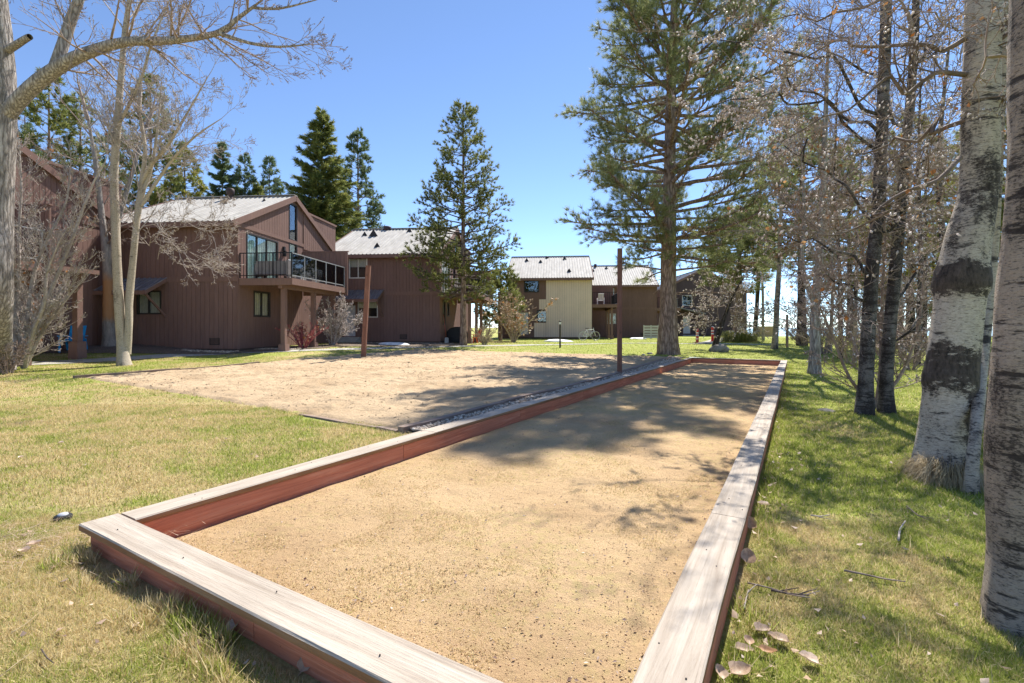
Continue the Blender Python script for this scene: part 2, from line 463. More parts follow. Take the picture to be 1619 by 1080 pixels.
def barks():
    # ridged bark of ponderosa / cottonwood
    def ridged(name, dark, mid, light, sx=9, sz=1.6, dist=0.05):
        t = NT(name); o = t.coord('Object')
        wv = t.node("VectorMath", operation='ADD'); t.lk(o, wv.inputs[0])
        sc_ = t.node("VectorMath", operation='SCALE'); t.lk(t.noise(t.scale(o, (5, 5, 2.2)), 1.0, 3, 0.6, 'Color'), sc_.inputs[0]); sc_.inputs['Scale'].default_value = 0.13; t.lk(sc_.outputs[0], wv.inputs[1])
        v = t.vor(t.scale(wv.outputs[0], (sx, sx, sz)), 1.0, 'Distance', 'DISTANCE_TO_EDGE')
        n = t.noise(t.scale(o, (sx * 2, sx * 2, sz * 3)), 1.0, 6, 0.7)
        k = t.math('ADD', t.math('MULTIPLY', t.ramp(v, [(0.0, 0.0), (0.3, 1.0)]), 0.32), t.math('MULTIPLY', n, 0.85))
        c = t.ramp(k, [(0.38, dark), (0.62, mid), (0.88, light)])
        M[name] = t.bsdf(c, 0.95, 0, 0.12, t.bump(k, dist, 1.0))
    ridged("bark_pine", (0.13, 0.088, 0.065), (0.32, 0.225, 0.17), (0.48, 0.37, 0.29))
    ridged("bark_grey", (0.15, 0.13, 0.115), (0.34, 0.30, 0.27), (0.54, 0.49, 0.45), 14, 1.3, 0.035)
    ridged("bark_dark", (0.025, 0.02, 0.017), (0.075, 0.058, 0.05), (0.15, 0.125, 0.11), 11, 2.2, 0.03)
    # aspen: white, black lenticels and patches
    def aspen(name, white, pale, patch, sc=1.0, old=False):
        t = NT(name); o = t.coord('Object')
        lent = t.noise(t.scale(o, (15 * sc, 15 * sc, 105 * sc)), 1.0, 4, 0.65)
        band = t.noise(t.scale(o, (2.2 * sc, 2.2 * sc, 11 * sc)), 1.0, 5, 0.65)
        big = t.noise(t.scale(o, (1.6, 1.6, 1.0)), 1.0, 5, 0.7)
        mott = t.noise(t.scale(o, (30 * sc, 30 * sc, 60 * sc)), 1.0, 4, 0.7)
        sp = t.vor(t.scale(o, (8 * sc, 8 * sc, 16 * sc)), 1.0)
        c = t.ramp(mott, [(0.3, pale), (0.7, white)])
        c = t.mix(c, (0.055, 0.045, 0.04), t.ramp(lent, [(0.56, 0.0), (0.66, 0.9)]))
        c = t.mix(c, (0.03, 0.024, 0.022), t.ramp(band, [(patch, 0.0), (patch + 0.06, 0.9)]))
        c = t.mix(c, (0.03, 0.024, 0.022), t.ramp(sp, [(0.05, 0.9), (0.12, 0.0)]))
        c = t.mix(c, (0.035, 0.027, 0.024), t.ramp(t.math('ADD', t.math('MULTIPLY', big, 0.62), t.math('MULTIPLY', mott, 0.38)), [(patch - 0.08, 0.0), (patch + 0.0, 0.95)]))
        if old:      # dark furrowed plates of the old trunk: two bands, a column low on one side
            sx = t.node("SeparateXYZ"); t.lk(o, sx.inputs[0])
            rag = t.math('ADD', t.math('MULTIPLY', t.noise(t.scale(o, (7, 7, 13)), 1.0, 7, 0.8), 1.5), t.math('MULTIPLY', t.noise(t.scale(o, (3, 3, 2)), 1.0, 3), 0.5))
            def bell(s, c_, w_):
                return t.math('SUBTRACT', 1.0, t.math('ABSOLUTE', t.math('DIVIDE', t.math('SUBTRACT', s, c_), w_)), clamp=True)
            m1 = t.math('MULTIPLY', bell(sx.outputs[2], 1.84, 0.23), 1.25); m2 = bell(sx.outputs[2], 0.98, 0.40); m4 = bell(sx.outputs[2], 2.55, 0.5)
            col = t.math('MULTIPLY', bell(sx.outputs[2], 0.52, 0.75), bell(sx.outputs[0], 0.16, 0.22))
            tot = t.math('MAXIMUM', t.math('MAXIMUM', m1, m2), t.math('MAXIMUM', t.math('MULTIPLY', col, 1.5), t.math('MULTIPLY', m4, 0.55)))
            k_ = t.math('ADD', t.math('MULTIPLY', tot, 0.225), t.math('MULTIPLY', rag, 0.45))
            c = t.mix(c, t.ramp(t.noise(t.scale(o, (25, 25, 9)), 1.0, 5, 0.75), [(0.35, (0.018, 0.014, 0.012)), (0.75, (0.13, 0.10, 0.085))]), t.ramp(k_, [(0.535, 0.0), (0.585, 0.97)]))
        h = t.math('ADD', t.math('MULTIPLY', lent, -0.6), t.math('MULTIPLY', band, -1.0))
        M[name] = t.bsdf(c, 0.8, 0, 0.25, t.bump(h, 0.012, 0.9))
    aspen("bark_aspen", (0.54, 0.465, 0.375), (0.31, 0.255, 0.20), 0.555)
    aspen("bark_old_aspen", (0.64, 0.56, 0.46), (0.36, 0.30, 0.24), 0.575, 1.25, True)
    aspen("bark_aspen_dirty", (0.50, 0.415, 0.33), (0.26, 0.205, 0.16), 0.555, 1.8)
    aspen("bark_birch_dark", (0.30, 0.27, 0.245), (0.13, 0.11, 0.10), 0.52, 1.5)
    aspen("bark_aspen_cream", (0.58, 0.50, 0.39), (0.36, 0.30, 0.225), 0.62, 1.3)
    t = NT("bark_scarred"); o = t.coord('Object')
    sx = t.node("SeparateXYZ"); t.lk(o, sx.inputs[0])
    zf = t.math('ADD', sx.outputs[2], t.math('MULTIPLY', t.noise(o, 3, 4), 0.6))
    c = t.ramp(t.noise(t.scale(o, (14, 14, 3)), 1, 5, 0.7), [(0.3, (0.17, 0.15, 0.14)), (0.7, (0.36, 0.33, 0.30))])
    band = t.node("ValToRGB"); t.lk(t.math('MULTIPLY', zf, 0.2), band.inputs[0]); e = band.color_ramp.elements
    e[0].position = 0.25; e[0].color = (0, 0, 0, 1); e[1].position = 0.31; e[1].color = (1, 1, 1, 1)
    e2 = e.new(0.58); e2.color = (1, 1, 1, 1); e3 = e.new(0.66); e3.color = (0, 0, 0, 1)
    c = t.mix(c, (0.42, 0.21, 0.09), t.math('MULTIPLY', band.outputs[0], 0.85))
    M['bark_scarred'] = t.bsdf(c, 0.9, 0, 0.15, t.bump(t.noise(t.scale(o, (16, 16, 4)), 1, 5), 0.02, 0.8))
    for n_, a, b in (("twig_pale", (0.30, 0.25, 0.215), (0.50, 0.44, 0.395)), ("twig_brown", (0.18, 0.13, 0.105), (0.42, 0.33, 0.28)), ("twig_umber", (0.10, 0.07, 0.052), (0.24, 0.175, 0.135)),
                     ("twig_dark", (0.06, 0.045, 0.04), (0.16, 0.12, 0.10)), ("twig_red", (0.25, 0.05, 0.06), (0.46, 0.15, 0.15)), ("twig_tan", (0.28, 0.215, 0.15), (0.50, 0.40, 0.29))):
        t = NT(n_); p = t.coord()
        c = t.ramp(t.noise(p, 7, 4, 0.7), [(0.3, a), (0.7, b)])
        M[n_] = t.bsdf(c, 0.8, 0, 0.25)
barks()

def foliage(name, dark, mid, light, trans=0.35, low=None):
    t = NT(name); r = t.island(); p = t.coord()
    n = t.noise(p, 0.8, 3)
    k = t.math('ADD', t.math('MULTIPLY', r, 0.6), t.math('MULTIPLY', n, 0.4))
    c = t.ramp(k, [(0.2, dark), (0.5, mid), (0.8, light)])
    M[name] = t.leafy(c, trans, None, 0.5, 0.3)
foliage("needles_pine", (0.13, 0.155, 0.06), (0.27, 0.295, 0.115), (0.46, 0.46, 0.23), 0.5)
foliage("needles_lodge", (0.09, 0.12, 0.03), (0.19, 0.21, 0.06), (0.34, 0.33, 0.11), 0.5)
foliage("needles_spruce", (0.09, 0.13, 0.04), (0.19, 0.22, 0.06), (0.36, 0.34, 0.10), 0.45)
foliage("needles_blue", (0.075, 0.12, 0.06), (0.15, 0.20, 0.10), (0.26, 0.30, 0.15), 0.45)
foliage("needles_yellow", (0.12, 0.13, 0.02), (0.25, 0.25, 0.045), (0.42, 0.38, 0.09), 0.5)
foliage("catkin_white", (0.62, 0.54, 0.50), (0.78, 0.70, 0.66), (0.86, 0.80, 0.77), 0.45)
foliage("catkin_cream", (0.40, 0.34, 0.27), (0.58, 0.50, 0.41), (0.70, 0.64, 0.55), 0.35)
foliage("catkin_orange", (0.26, 0.10, 0.035), (0.42, 0.19, 0.07), (0.55, 0.30, 0.13), 0.35)
foliage("bud_brown", (0.12, 0.075, 0.055), (0.24, 0.16, 0.125), (0.40, 0.31, 0.25), 0.15)
foliage("leaf_dry", (0.20, 0.075, 0.02), (0.36, 0.15, 0.045), (0.46, 0.26, 0.12), 0.4)
foliage("leaf_pale", (0.42, 0.28, 0.18), (0.58, 0.42, 0.30), (0.72, 0.58, 0.45), 0.25)
foliage("straw_tuft", (0.30, 0.22, 0.11), (0.45, 0.35, 0.2), (0.58, 0.48, 0.30), 0.3)
# ------------------------------------------------------------------ ground, sand, court
W_OUT, L_OUT, CAPW, CAPZ, CAPT = 3.41, 18.70, 0.20, 0.20, 0.042

def grow_lines(a, b, step, lo, hi, k=1.25):
    xs = list(np.arange(a, b + 1e-6, step)); s = step
    x = a
    left = []
    while x > lo: s *= k; x -= s; left.append(x)
    s = step; x = b; right = []
    while x < hi: s *= k; x += s; right.append(x)
    return left[::-1] + xs + right

us = grow_lines(-14, 12, 0.28, -5000, 5000)
vs_ = grow_lines(-4, 26, 0.28, -5000, 5000)
hole_u = (0.10, W_OUT - 0.10); hole_v = (0.10, L_OUT - 0.10)
us = np.array(sorted([x for x in us if min(abs(x - h) for h in hole_u) > 0.1] + list(hole_u)))
vs_ = np.array(sorted([x for x in vs_ if min(abs(x - h) for h in hole_v) > 0.1] + list(hole_v)))
UU, VV = np.meshgrid(us, vs_)
XX, YY = uv2xy(UU, VV)
ZZ = ground(XX, YY)
t_ = (UU + 11.7) / 11.2
ZZ = ZZ - 0.25 * ((UU > -11.3) & (UU < -0.9) & (VV > 4.2 - 0.5 * t_) & (VV < 16.1 + 1.6 * t_))   # dug out under the volleyball sand
far = np.hypot(XX, YY) > 600
ZZ[far & (ZZ > -0.5)] = 0.3
n_u = len(us)
ii, jj = np.meshgrid(np.arange(len(vs_) - 1), np.arange(n_u - 1), indexing='ij')
uc = (us[jj] + us[jj + 1]) / 2; vc = (vs_[ii] + vs_[ii + 1]) / 2
keep = ~((uc > hole_u[0]) & (uc < hole_u[1]) & (vc > hole_v[0]) & (vc < hole_v[1]))
ii, jj = ii[keep], jj[keep]
F_ = np.stack([ii * n_u + jj, ii * n_u + jj + 1, (ii + 1) * n_u + jj + 1, (ii + 1) * n_u + jj], 1)
lawn = link("lawn", np_mesh("lawn", np.stack([XX, YY, ZZ], -1), F_, smooth=True), M['lawn'])
tag(lawn, "patchy lawn of green and straw coloured grass around the sand courts", "lawn", kind="structure")

lk_ = MB().add([(-60, 66, -1.35), (5000, 66, -1.35), (5000, 6000, -1.35), (-60, 6000, -1.35)], [(0, 1, 2, 3)])
o = lk_.build("lake_water", M['water']); tag(o, "pale blue lake beyond the far lawn", "lake", kind="structure")

def patch(name, mat, poly_uv, step, lift, zfun=None, wob=0.0, bumpy=0.0, bf=2.6, pits=0.0, kind="structure", label=None, cat=None):
    """sheet over the terrain, in the court frame, cut to a quadrilateral with slightly wandering edges"""
    (a, b, c, d) = [np.array(p, float) for p in poly_uv]
    nu = max(4, int(np.hypot(*(b - a)) / step)); nv = max(4, int(np.hypot(*(d - a)) / step))
    s, t = np.meshgrid(np.linspace(0, 1, nu), np.linspace(0, 1, nv))
    P = (a[None, None] * ((1 - s) * (1 - t))[..., None] + b * (s * (1 - t))[..., None] + c * (s * t)[..., None] + d * ((1 - s) * t)[..., None])
    if wob:
        e = np.minimum(np.minimum(s, 1 - s) * nu, np.minimum(t, 1 - t) * nv) < 1
        P = P + (np.stack([hnoise(P[..., 0], P[..., 1], 2.1, 8), hnoise(P[..., 0], P[..., 1], 2.1, 9)], -1) - 0.5) * wob * e[..., None]
    X, Y = uv2xy(P[..., 0], P[..., 1])
    Z = (ground(X, Y) if zfun is None else zfun(X, Y)) + lift
    if pits: Z = Z - (lift + .03) * (1 - np.clip(np.minimum(np.minimum(s, 1 - s) * nu, np.minimum(t, 1 - t) * nv) / 4, 0, 1))
    if bumpy:
        q = np.minimum(np.minimum(s, 1 - s) * nu, np.minimum(t, 1 - t) * nv)
        if pits: Z = Z - pits * np.clip(q / 4, 0, 1) * (sstep(.70, .80, hnoise(X, Y, 4.1, 51)) + .8 * sstep(.70, .80, hnoise(X, Y, 5.7, 57)) + .5 * sstep(.66, .78, hnoise(X, Y, 9.3, 58)))
        Z = Z + bumpy * np.clip(q / 3, 0, 1) * (0.6 * (hnoise(X, Y, bf, 21)) + 0.4 * hnoise(X, Y, bf * 2.346, 22))
    idx = np.arange(nu * nv).reshape(nv, nu)
    F = np.stack([idx[:-1, :-1], idx[:-1, 1:], idx[1:, 1:], idx[1:, :-1]], -1).reshape(-1, 4)
    o = link(name, np_mesh(name, np.stack([X, Y, Z], -1), F, smooth=True), mat)
    return tag(o, label, cat, kind=kind)

patch("bocce_sand", M['bocce_sand'], [(0.11, 0.11), (W_OUT - 0.11, 0.11), (W_OUT - 0.11, L_OUT - 0.11), (0.11, L_OUT - 0.11)], 0.036, 0.0,
      lambda x, y: np.zeros_like(x), 0, 0.022, 2.6, 0.005, label="tan gritty sand filling the long bocce court", cat="sand")
VB = [(-11.7, 3.75), (-0.50, 3.25), (-0.50, 18.2), (-11.7, 16.6)]
patch("volleyball_sand", M['volleyball_sand'], VB, 0.042, 0.022, None, 0.22, 0.04, 5.0, 0.026, label="pale raked sand of the volleyball court", cat="sand")

VBMESH = bpy.data.objects['volleyball_sand'].data
# concrete walk along the houses: slabs of the path are its parts
def ribbon(name, mat, pts, width, lift, label, cat, kind="structure"):
    pts = [Vector(p) for p in pts]
    P = []
    for i in range(len(pts) - 1):
        n = max(2, int((pts[i + 1] - pts[i]).length / 0.5))
        for k in range(n): P.append(pts[i].lerp(pts[i + 1], k / n))
    P.append(pts[-1])
    V, F = [], []
    for i, p in enumerate(P):
        d = (P[min(i + 1, len(P) - 1)] - P[max(i - 1, 0)]); d.z = 0; d.normalize()
        n = Vector((-d.y, d.x, 0))
        for s in (-1, -0.33, 0.33, 1):
            q = p + n * s * width / 2
            V.append((q.x, q.y, gz(q.x, q.y) + lift))
        if i:
            b = len(V) - 8
            for j in range(3): F.append((b + j, b + j + 1, b + j + 5, b + j + 4))
    me = bpy.data.meshes.new(name); me.from_pydata(V, [], F); me.update()
    for p in me.polygons: p.use_smooth = True
    return tag(link(name, me, mat), label, cat, kind=kind)
ribbon("footpath", M['concrete'], [gp(-60, 581), gp(60, 575), gp(165, 570), gp(280, 562), gp(400, 557), gp(520, 553), gp(640, 549.5), gp(740, 547.5), gp(860, 545.5), gp(1000, 543), gp(1100, 544), gp(1230, 546)],
       0.95, 0.016, "narrow concrete footpath running past the brown houses", "footpath")
ribbon("doorstep_walk", M['concrete'], [gp(262, 553.0), gp(310, 556.5), gp(352, 558)], 0.9, 0.024, "short concrete walk leading to the nearest house", "footpath")
ribbon("porch_path", M['concrete'], [gp(1118, 543), gp(1140, 537), gp(1152, 534)], 1.2, 0.024, "pale path leading to the dark far house", "footpath")

# bark and gravel beds along the walls
def bed(name, quad_px, label):
    P = [gp(*q) for q in quad_px]
    uvq = [xy2uv(p.x, p.y) for p in P]
    return patch(name, M['mulch'], uvq, 0.4, 0.02, None, 0.25, 0.04, label=label, cat="planting bed")
bed("mulch_bed", [(60, 560), (372, 560), (378, 551), (60, 540)], "grey gravel and bark bed under the first brown house")
bed("mulch_bed", [(372, 559.5), (520, 550), (520, 545), (380, 551)], "gravel bed below the balcony of the first brown house")
bed("mulch_bed", [(520, 548.5), (735, 546.5), (735, 542), (520, 542)], "dark bed along the wall of the second brown house")

# ---- bocce court frame
court = empty("bocce_court_frame", (C0[0], C0[1], 0), math.atan2(DY, DX), "low rectangular timber frame with grey cap planks and red side boards round the bocce sand", "bocce court")
# local x runs along the court, local y to the LEFT (so u = -y)
def plank(name, x0, x1, y0, y1, z0, z1, mat, jit=0.004, label=None, edge=None):
    L = x1 - x0; n = max(2, int(L / 0.35))
    cx, cy, cz = (x0 + x1) / 2, (y0 + y1) / 2, (z0 + z1) / 2
    along = (x1 - x0) > (y1 - y0)
    if not along: n = max(2, int((y1 - y0) / 0.35))
    a, wd, th = ((x1 - x0) / 2, (y1 - y0) / 2, (z1 - z0) / 2) if along else ((y1 - y0) / 2, (x1 - x0) / 2, (z1 - z0) / 2)
    b = min(0.007, th * 0.35, wd * 0.35)
    sec = [(-wd + b, -th), (wd - b, -th), (wd, -th + b), (wd, th - b), (wd - b, th), (-wd + b, th), (-wd, th - b), (-wd, -th + b)]
    V, F, mi = [], [], []
    bow = R.uniform(-1, 1) * jit; lift = R.uniform(-0.5, 0.8) * jit
    for i in range(n + 1):
        t = -a + 2 * a * i / n
        e = 1 - (2 * i / n - 1) ** 2
        for (p, q) in sec:
            V.append((t, p + bow * e + R.uniform(-1, 1) * jit * 0.25, q + lift * e + R.uniform(-1, 1) * jit * 0.2))
        if i:
            o_ = (i - 1) * 8
            for j in range(8):
                F.append((o_ + j, o_ + (j + 1) % 8, o_ + 8 + (j + 1) % 8, o_ + 8 + j))
                mi.append(1 if (edge and j in (1, 2, 6, 7)) else 0)
    F.append(tuple(range(8))[::-1]); mi.append(0); F.append(tuple(n * 8 + j for j in range(8))); mi.append(0)
    me = bpy.data.meshes.new(name); me.from_pydata(V, [], F); me.polygons.foreach_set("material_index", mi); me.update()
    o = link(name, me, [mat, edge] if edge else mat, court, (cx, cy, cz), (0, 0, 0 if along else pi / 2))
    if label: o["label"] = label
    return o
joints = [0.205, 3.05, 6.7, 10.35, 14.0, 17.2, L_OUT - CAPW - 0.005]
for side in (0, 1):
    u0, u1 = (0.0, CAPW) if side == 0 else (W_OUT - CAPW, W_OUT)
    jn = joints if side == 0 else [0.205, 2.1, 5.75, 9.4, 13.05, 16.7, L_OUT - CAPW - 0.005]
    for a, b in zip(jn[:-1], jn[1:]):
        plank("cap_plank", a + 0.003, b - 0.003, -u1, -u0, CAPZ - CAPT, CAPZ, M['cap_wood'], 0.006, edge=M['cap_edge'])
for a, b in ((0.0, CAPW), (L_OUT - CAPW, L_OUT)):
    plank("cap_plank", a, b, -W_OUT, 0.0, CAPZ - CAPT + 0.001, CAPZ + 0.002, M['cap_wood'], 0.005, edge=M['cap_edge'])
bj = [0.12, 2.56, 5.0, 7.45, 9.9, 12.3, 14.8, L_OUT - 0.12]
for yy in (-0.035, -CAPW + 0.035, -W_OUT + 0.035, -W_OUT + CAPW - 0.035):
    for a, b in zip(bj[:-1], bj[1:]):
        plank("side_board", a + 0.003, b - 0.003, yy - 0.019, yy + 0.019, -0.10, CAPZ - CAPT - 0.001, M['red_board'], 0.004)
for xx in (0.055, CAPW - 0.03, L_OUT - CAPW + 0.03, L_OUT - 0.055):
    hm = (CAPW + 0.02)
    plank("side_board", xx - 0.019, xx + 0.019, -W_OUT / 2 + 0.002, -0.06 if xx in (0.055, L_OUT - 0.055) else -hm + 0.036, -0.10, CAPZ - CAPT - 0.001, M['red_board'], 0.003)
    plank("side_board", xx - 0.019, xx + 0.019, -W_OUT + (0.06 if xx in (0.055, L_OUT - 0.055) else hm - 0.036), -W_OUT / 2 - 0.002, -0.10, CAPZ - CAPT - 0.001, M['red_board'], 0.003)
# small iron straps over the board joints
sb = MB()
for j in bj[1:-1]:
    sb.box(j - 0.02, j + 0.02, -CAPW - 0.0145 + 0.03 - 0.02, -CAPW + 0.0115, 0.0, 0.15)
for z in (0,):
    pass
nl = MB()
for side in (0, 1):
    for v in np.arange(0.5, L_OUT - 0.3, 0.9):
        for k in (0.05, 0.15):
            y = -(k if side == 0 else W_OUT - k) + R.uniform(-.025, .025); x = v + R.uniform(-.2, .2)
            nl.lathe([(0.0001, 0.0015), (0.0032, 0.001), (0.0035, -0.003)], 6, c=(x, y, CAPZ + 0.004))
for u in np.arange(0.3, W_OUT - 0.2, 0.7):
    nl.lathe([(0.0001, 0.0015), (0.0032, 0.001), (0.0035, -0.003)], 6, c=(0.1 + R.uniform(-.05, .05), -u, CAPZ + 0.006))
o = nl.build("nail_head", M['frame_dark'], court); o["kind"] = "stuff"

# ---- timber edging of the volleyball sand
edging = empty("timber_edging", (C0[0], C0[1], 0), math.atan2(DY, DX), "weathered low timbers edging the volleyball sand beside the gravel strip", "edging")
def timber(parent, p, q, w, h, zoff, mat, name="timber", wob=0.015):
    """one timber that follows the ground between two court-frame points"""
    n = max(2, int(math.hypot(q[0] - p[0], q[1] - p[1]) / 0.5)); pts = []
    for i in range(n + 1):
        u = p[0] + (q[0] - p[0]) * i / n; v = p[1] + (q[1] - p[1]) * i / n
        x, y = uv2xy(u, v)
        pts.append((v, -u + R.uniform(-wob, wob) * 0.5, gz(x, y) + zoff + R.uniform(-wob, wob) * 0.3))
    c = Vector(pts[0]); mb = MB()
    V = []; F = []
    for i, (a, b, z) in enumerate(pts):
        d = Vector(pts[min(i + 1, n)]) - Vector(pts[max(i - 1, 0)]); d.z = 0; d.normalize(); s = Vector((-d.y, d.x, 0)) * w / 2
        base = Vector((a, b, z)) - c
        V += [base - s - Vector((0, 0, h)), base + s - Vector((0, 0, h)), base + s, base - s]
        if i:
            o_ = (i - 1) * 4
            F += [(o_ + j, o_ + (j + 1) % 4, o_ + 4 + (j + 1) % 4, o_ + 4 + j) for j in range(4)]
    F += [(3, 2, 1, 0), tuple(n * 4 + j for j in range(4))]
    mb.add(V, F)
    return mb.build(name, mat, parent, c)
ev = [3.2, 5.6, 8.0, 10.4, 12.8, 15.2, 17.9]
for a, b in zip(ev[:-1], ev[1:]): timber(edging, (-0.47, a + .01), (-0.47, b - .01), 0.10, 0.2, 0.075, M['old_timber'])
edging2 = empty("timber_edging", (C0[0], C0[1], 0), math.atan2(DY, DX), "weathered low timbers edging the far side of the volleyball sand by the footpath", "edging")
ev = [3.6, 6.0, 8.4]
for a, b in zip(ev[:-1], ev[1:]): timber(edging2, (-11.75, a + .01), (-11.75, b - .01), 0.10, 0.2, 0.075 - 0.01 * (a - 3.6), M['old_timber'])
timber(edging2, (-11.72, 8.42), (-11.72, 10.8), 0.08, 0.2, 0.02, M['old_timber'])
timber(edging2, (-11.68, 12.0), (-11.60, 14.0), 0.08, 0.2, 0.045, M['old_timber'])
timber(edging, (-0.9, 3.27), (-0.53, 3.22), 0.07, 0.2, 0.03, M['old_timber'])
timber(edging, (-2.6, 3.36), (-0.92, 3.27), 0.06, 0.2, 0.022, M['old_timber'])

# ---- gravel strip
def blobs(n, xyf, size, zoff, name, mat, label=None, cat=None, flat=0.7):
    base = np.array([(0, 0, 1), (1, 0, 0.1), (0.3, 0.95, -0.1), (-0.8, 0.6, 0.1), (-0.8, -0.6, -0.1), (0.3, -0.95, 0.1), (0, 0, -1)], float)
    fc = np.array([(0, 1, 2), (0, 2, 3), (0, 3, 4), (0, 4, 5), (0, 5, 1), (6, 2, 1), (6, 3, 2), (6, 4, 3), (6, 5, 4), (6, 1, 5)])
    x, y = xyf(n); n = len(x)
    s = size[0] + (size[1] - size[0]) * rng.random(n) ** 2
    a = rng.random(n) * 2 * pi
    V = base[None] * (1 + 0.35 * (rng.random((n, 7, 3)) - 0.5))
    V = V * (s[:, None, None] * np.stack([0.8 + 0.5 * rng.random(n), 0.7 + 0.4 * rng.random(n), flat * (0.6 + 0.5 * rng.random(n))], 1)[:, None, :])
    c, sn = np.cos(a)[:, None], np.sin(a)[:, None]
    V = np.stack([V[..., 0] * c - V[..., 1] * sn, V[..., 0] * sn + V[..., 1] * c, V[..., 2]], -1)
    z = zoff(x, y)
    V = V + np.stack([x, y, z], 1)[:, None, :]
    F = (fc[None] + (np.arange(n) * 7)[:, None, None]).reshape(-1, 3)
    o = link(name, np_mesh(name, V, F), mat)
    return tag(o, label, cat, kind="stuff")
def strip_xy(n):
    v = 3.3 + 14.6 * rng.random(n) ** 1.35; u = -0.41 + 0.39 * rng.random(n)
    return uv2xy(u, v)
patch("gravel_bed", M['mulch'], [(-0.43, 3.25), (-0.005, 3.25), (-0.005, 18.0), (-0.43, 18.0)], 0.12, 0.015, None, 0, 0.02, label="dark soil under the gravel strip", cat="gravel bed")
blobs(6500, strip_xy, (0.010, 0.032), lambda x, y: ground(x, y) + 0.028 + 0.02 * rng.random(len(x)), "gravel", M['pebble'], "mixed grey gravel in the strip between sand and bocce frame", "gravel")
def grit_xy(n):
    v = 0.25 + 14 * rng.random(n) ** 1.7; u = 0.25 + 2.9 * rng.random(n)
    return uv2xy(u, v)
def sand_z(x, y):
    return 0.022 * (0.6 * hnoise(x, y, 2.6, 21) + 0.4 * hnoise(x, y, 2.6 * 2.346, 22))
blobs(30000, grit_xy, (0.0016, 0.0048), lambda x, y: sand_z(x, y) + 0.001, "sand_grit", M['grit'], "coarse grit lying on the bocce sand", "grit")
def clod_xy(n):
    u = -11.4 + 10.8 * rng.random(n); v = 3.6 + 13.5 * rng.random(n); k = hnoise(u, v, 1.1, 71) + .5 * hnoise(u, v, 3.3, 72) > .68
    return uv2xy(u[k], v[k])
def vb_z(x, y):
    # height of the sand sheet at the nearest of its vertices
    co = np.empty(len(VBMESH.vertices) * 3, np.float32); VBMESH.vertices.foreach_get("co", co); co = co.reshape(-1, 3)
    a, b = VB[0], VB[1]; nu = max(4, int(np.hypot(b[0] - a[0], b[1] - a[1]) / 0.042)); nv = len(co) // nu
    u, v = xy2uv(x, y); s = np.clip((u + 11.7) / 11.2, 0, 1); lo = 3.75 - .5 * s; hi = 16.6 + 1.6 * s
    return co[np.clip(((v - lo) / (hi - lo) * (nv - 1)).round().astype(int), 0, nv - 1) * nu + np.clip((s * (nu - 1)).round().astype(int), 0, nu - 1), 2]
blobs(7000, clod_xy, (0.008, 0.028), vb_z, "sand_clods", M['volleyball_sand'], "kicked up clods of sand over the volleyball court", "sand", 0.75)
def wallbed_xy(n):
    px = rng.uniform(150, 1000, n); 
    t = rng.random(n)
    ax = rng.uniform(-13.5, -3.5, n); ay = np.where(ax < -11.3, 19.2, np.where(ax < -9.5, 21, 28.0)) + 0.75 * t
    return ax, ay
blobs(2500, wallbed_xy, (0.02, 0.06), lambda x, y: ground(x, y) + 0.03, "wall_gravel", M['pebble'], "loose stones in the bed at the foot of the brown house walls", "gravel")

# ---- grass blades
def in_patch(x, y):
    u, v = xy2uv(x, y)
    court_ = (u > -0.01) & (u < W_OUT + 0.01) & (v > -0.01) & (v < L_OUT + .01)
    t = (u + 11.7) / 11.2
    e = 0.42 * (hnoise(x, y, 2.2, 61) - .5) + 0.25 * (hnoise(x, y, 7, 62) - .5) + .05
    vb = (u > -11.75 + e) & (u < -0.0) & (v > 3.75 - 0.5 * t + e) & (v < 16.6 + 1.6 * t - e)
    vb |= (u > -0.5) & (u < 0) & (v > 3.3) & (v < 18.0)
    return court_ | vb

def blades(n, ymin, ymax, h0, h1, wd, power, keepf, xlim=1.25):
    y = ymin + (ymax - ymin) * rng.random(n) ** power
    x = (rng.random(n) * 2 - 1) * xlim * y
    k = keepf(x, y); x, y = x[k], y[k]; n = len(x)
    z = ground(x, y)
    return blade_geo(x, y, z, h0, h1, wd)
def blade_geo(x, y, z, h0, h1, wd, lean=0.9):
    n = len(x)
    h = h0 + (h1 - h0) * rng.random(n) ** 1.5
    a = rng.random(n) * 2 * pi; tl = lean * rng.random(n) * h * 1.3
    b = rng.random(n) * 2 * pi
    w2 = wd * (0.6 + 0.8 * rng.random(n)) / 2
    px_, py_ = np.cos(b) * w2, np.sin(b) * w2
    V = np.empty((n, 3, 3))
    V[:, 0] = np.stack([x - px_, y - py_, z - 0.004], 1)
    V[:, 1] = np.stack([x + px_, y + py_, z - 0.004], 1)
    V[:, 2] = np.stack([x + np.cos(a) * tl, y + np.sin(a) * tl, z + h], 1)
    return V
free = lambda x, y: ~in_patch(x, y)
Vs = [blades(330000, 1.15, 3.4, 0.010, 0.036, 0.0034, 0.8, free), blades(360000, 3.4, 8.0, 0.014, 0.046, 0.0075, 0.75, free),
      blades(260000, 8.0, 18.0, 0.015, 0.05, 0.014, 0.8, free), blades(110000, 18.0, 45.0, 0.02, 0.06, 0.03, 0.9, free)]
# longer green tufts against the outer faces of the frame
def edge_xy(n):
    k = rng.random(n) < 0.62
    u = np.where(k, rng.random(n) * W_OUT, W_OUT + 0.02 + 0.16 * rng.random(n) ** 2)
    v = np.where(k, -0.02 - 0.20 * rng.random(n) ** 2, rng.random(n) ** 1.6 * L_OUT)
    c = hnoise(u * 1.0, v * 1.0, 5.0, 31) > 0.45
    return uv2xy(u[c], v[c])
ex, ey = edge_xy(16000)
Vs.append(blade_geo(ex, ey, ground(ex, ey), 0.03, 0.10, 0.006, 0.8))
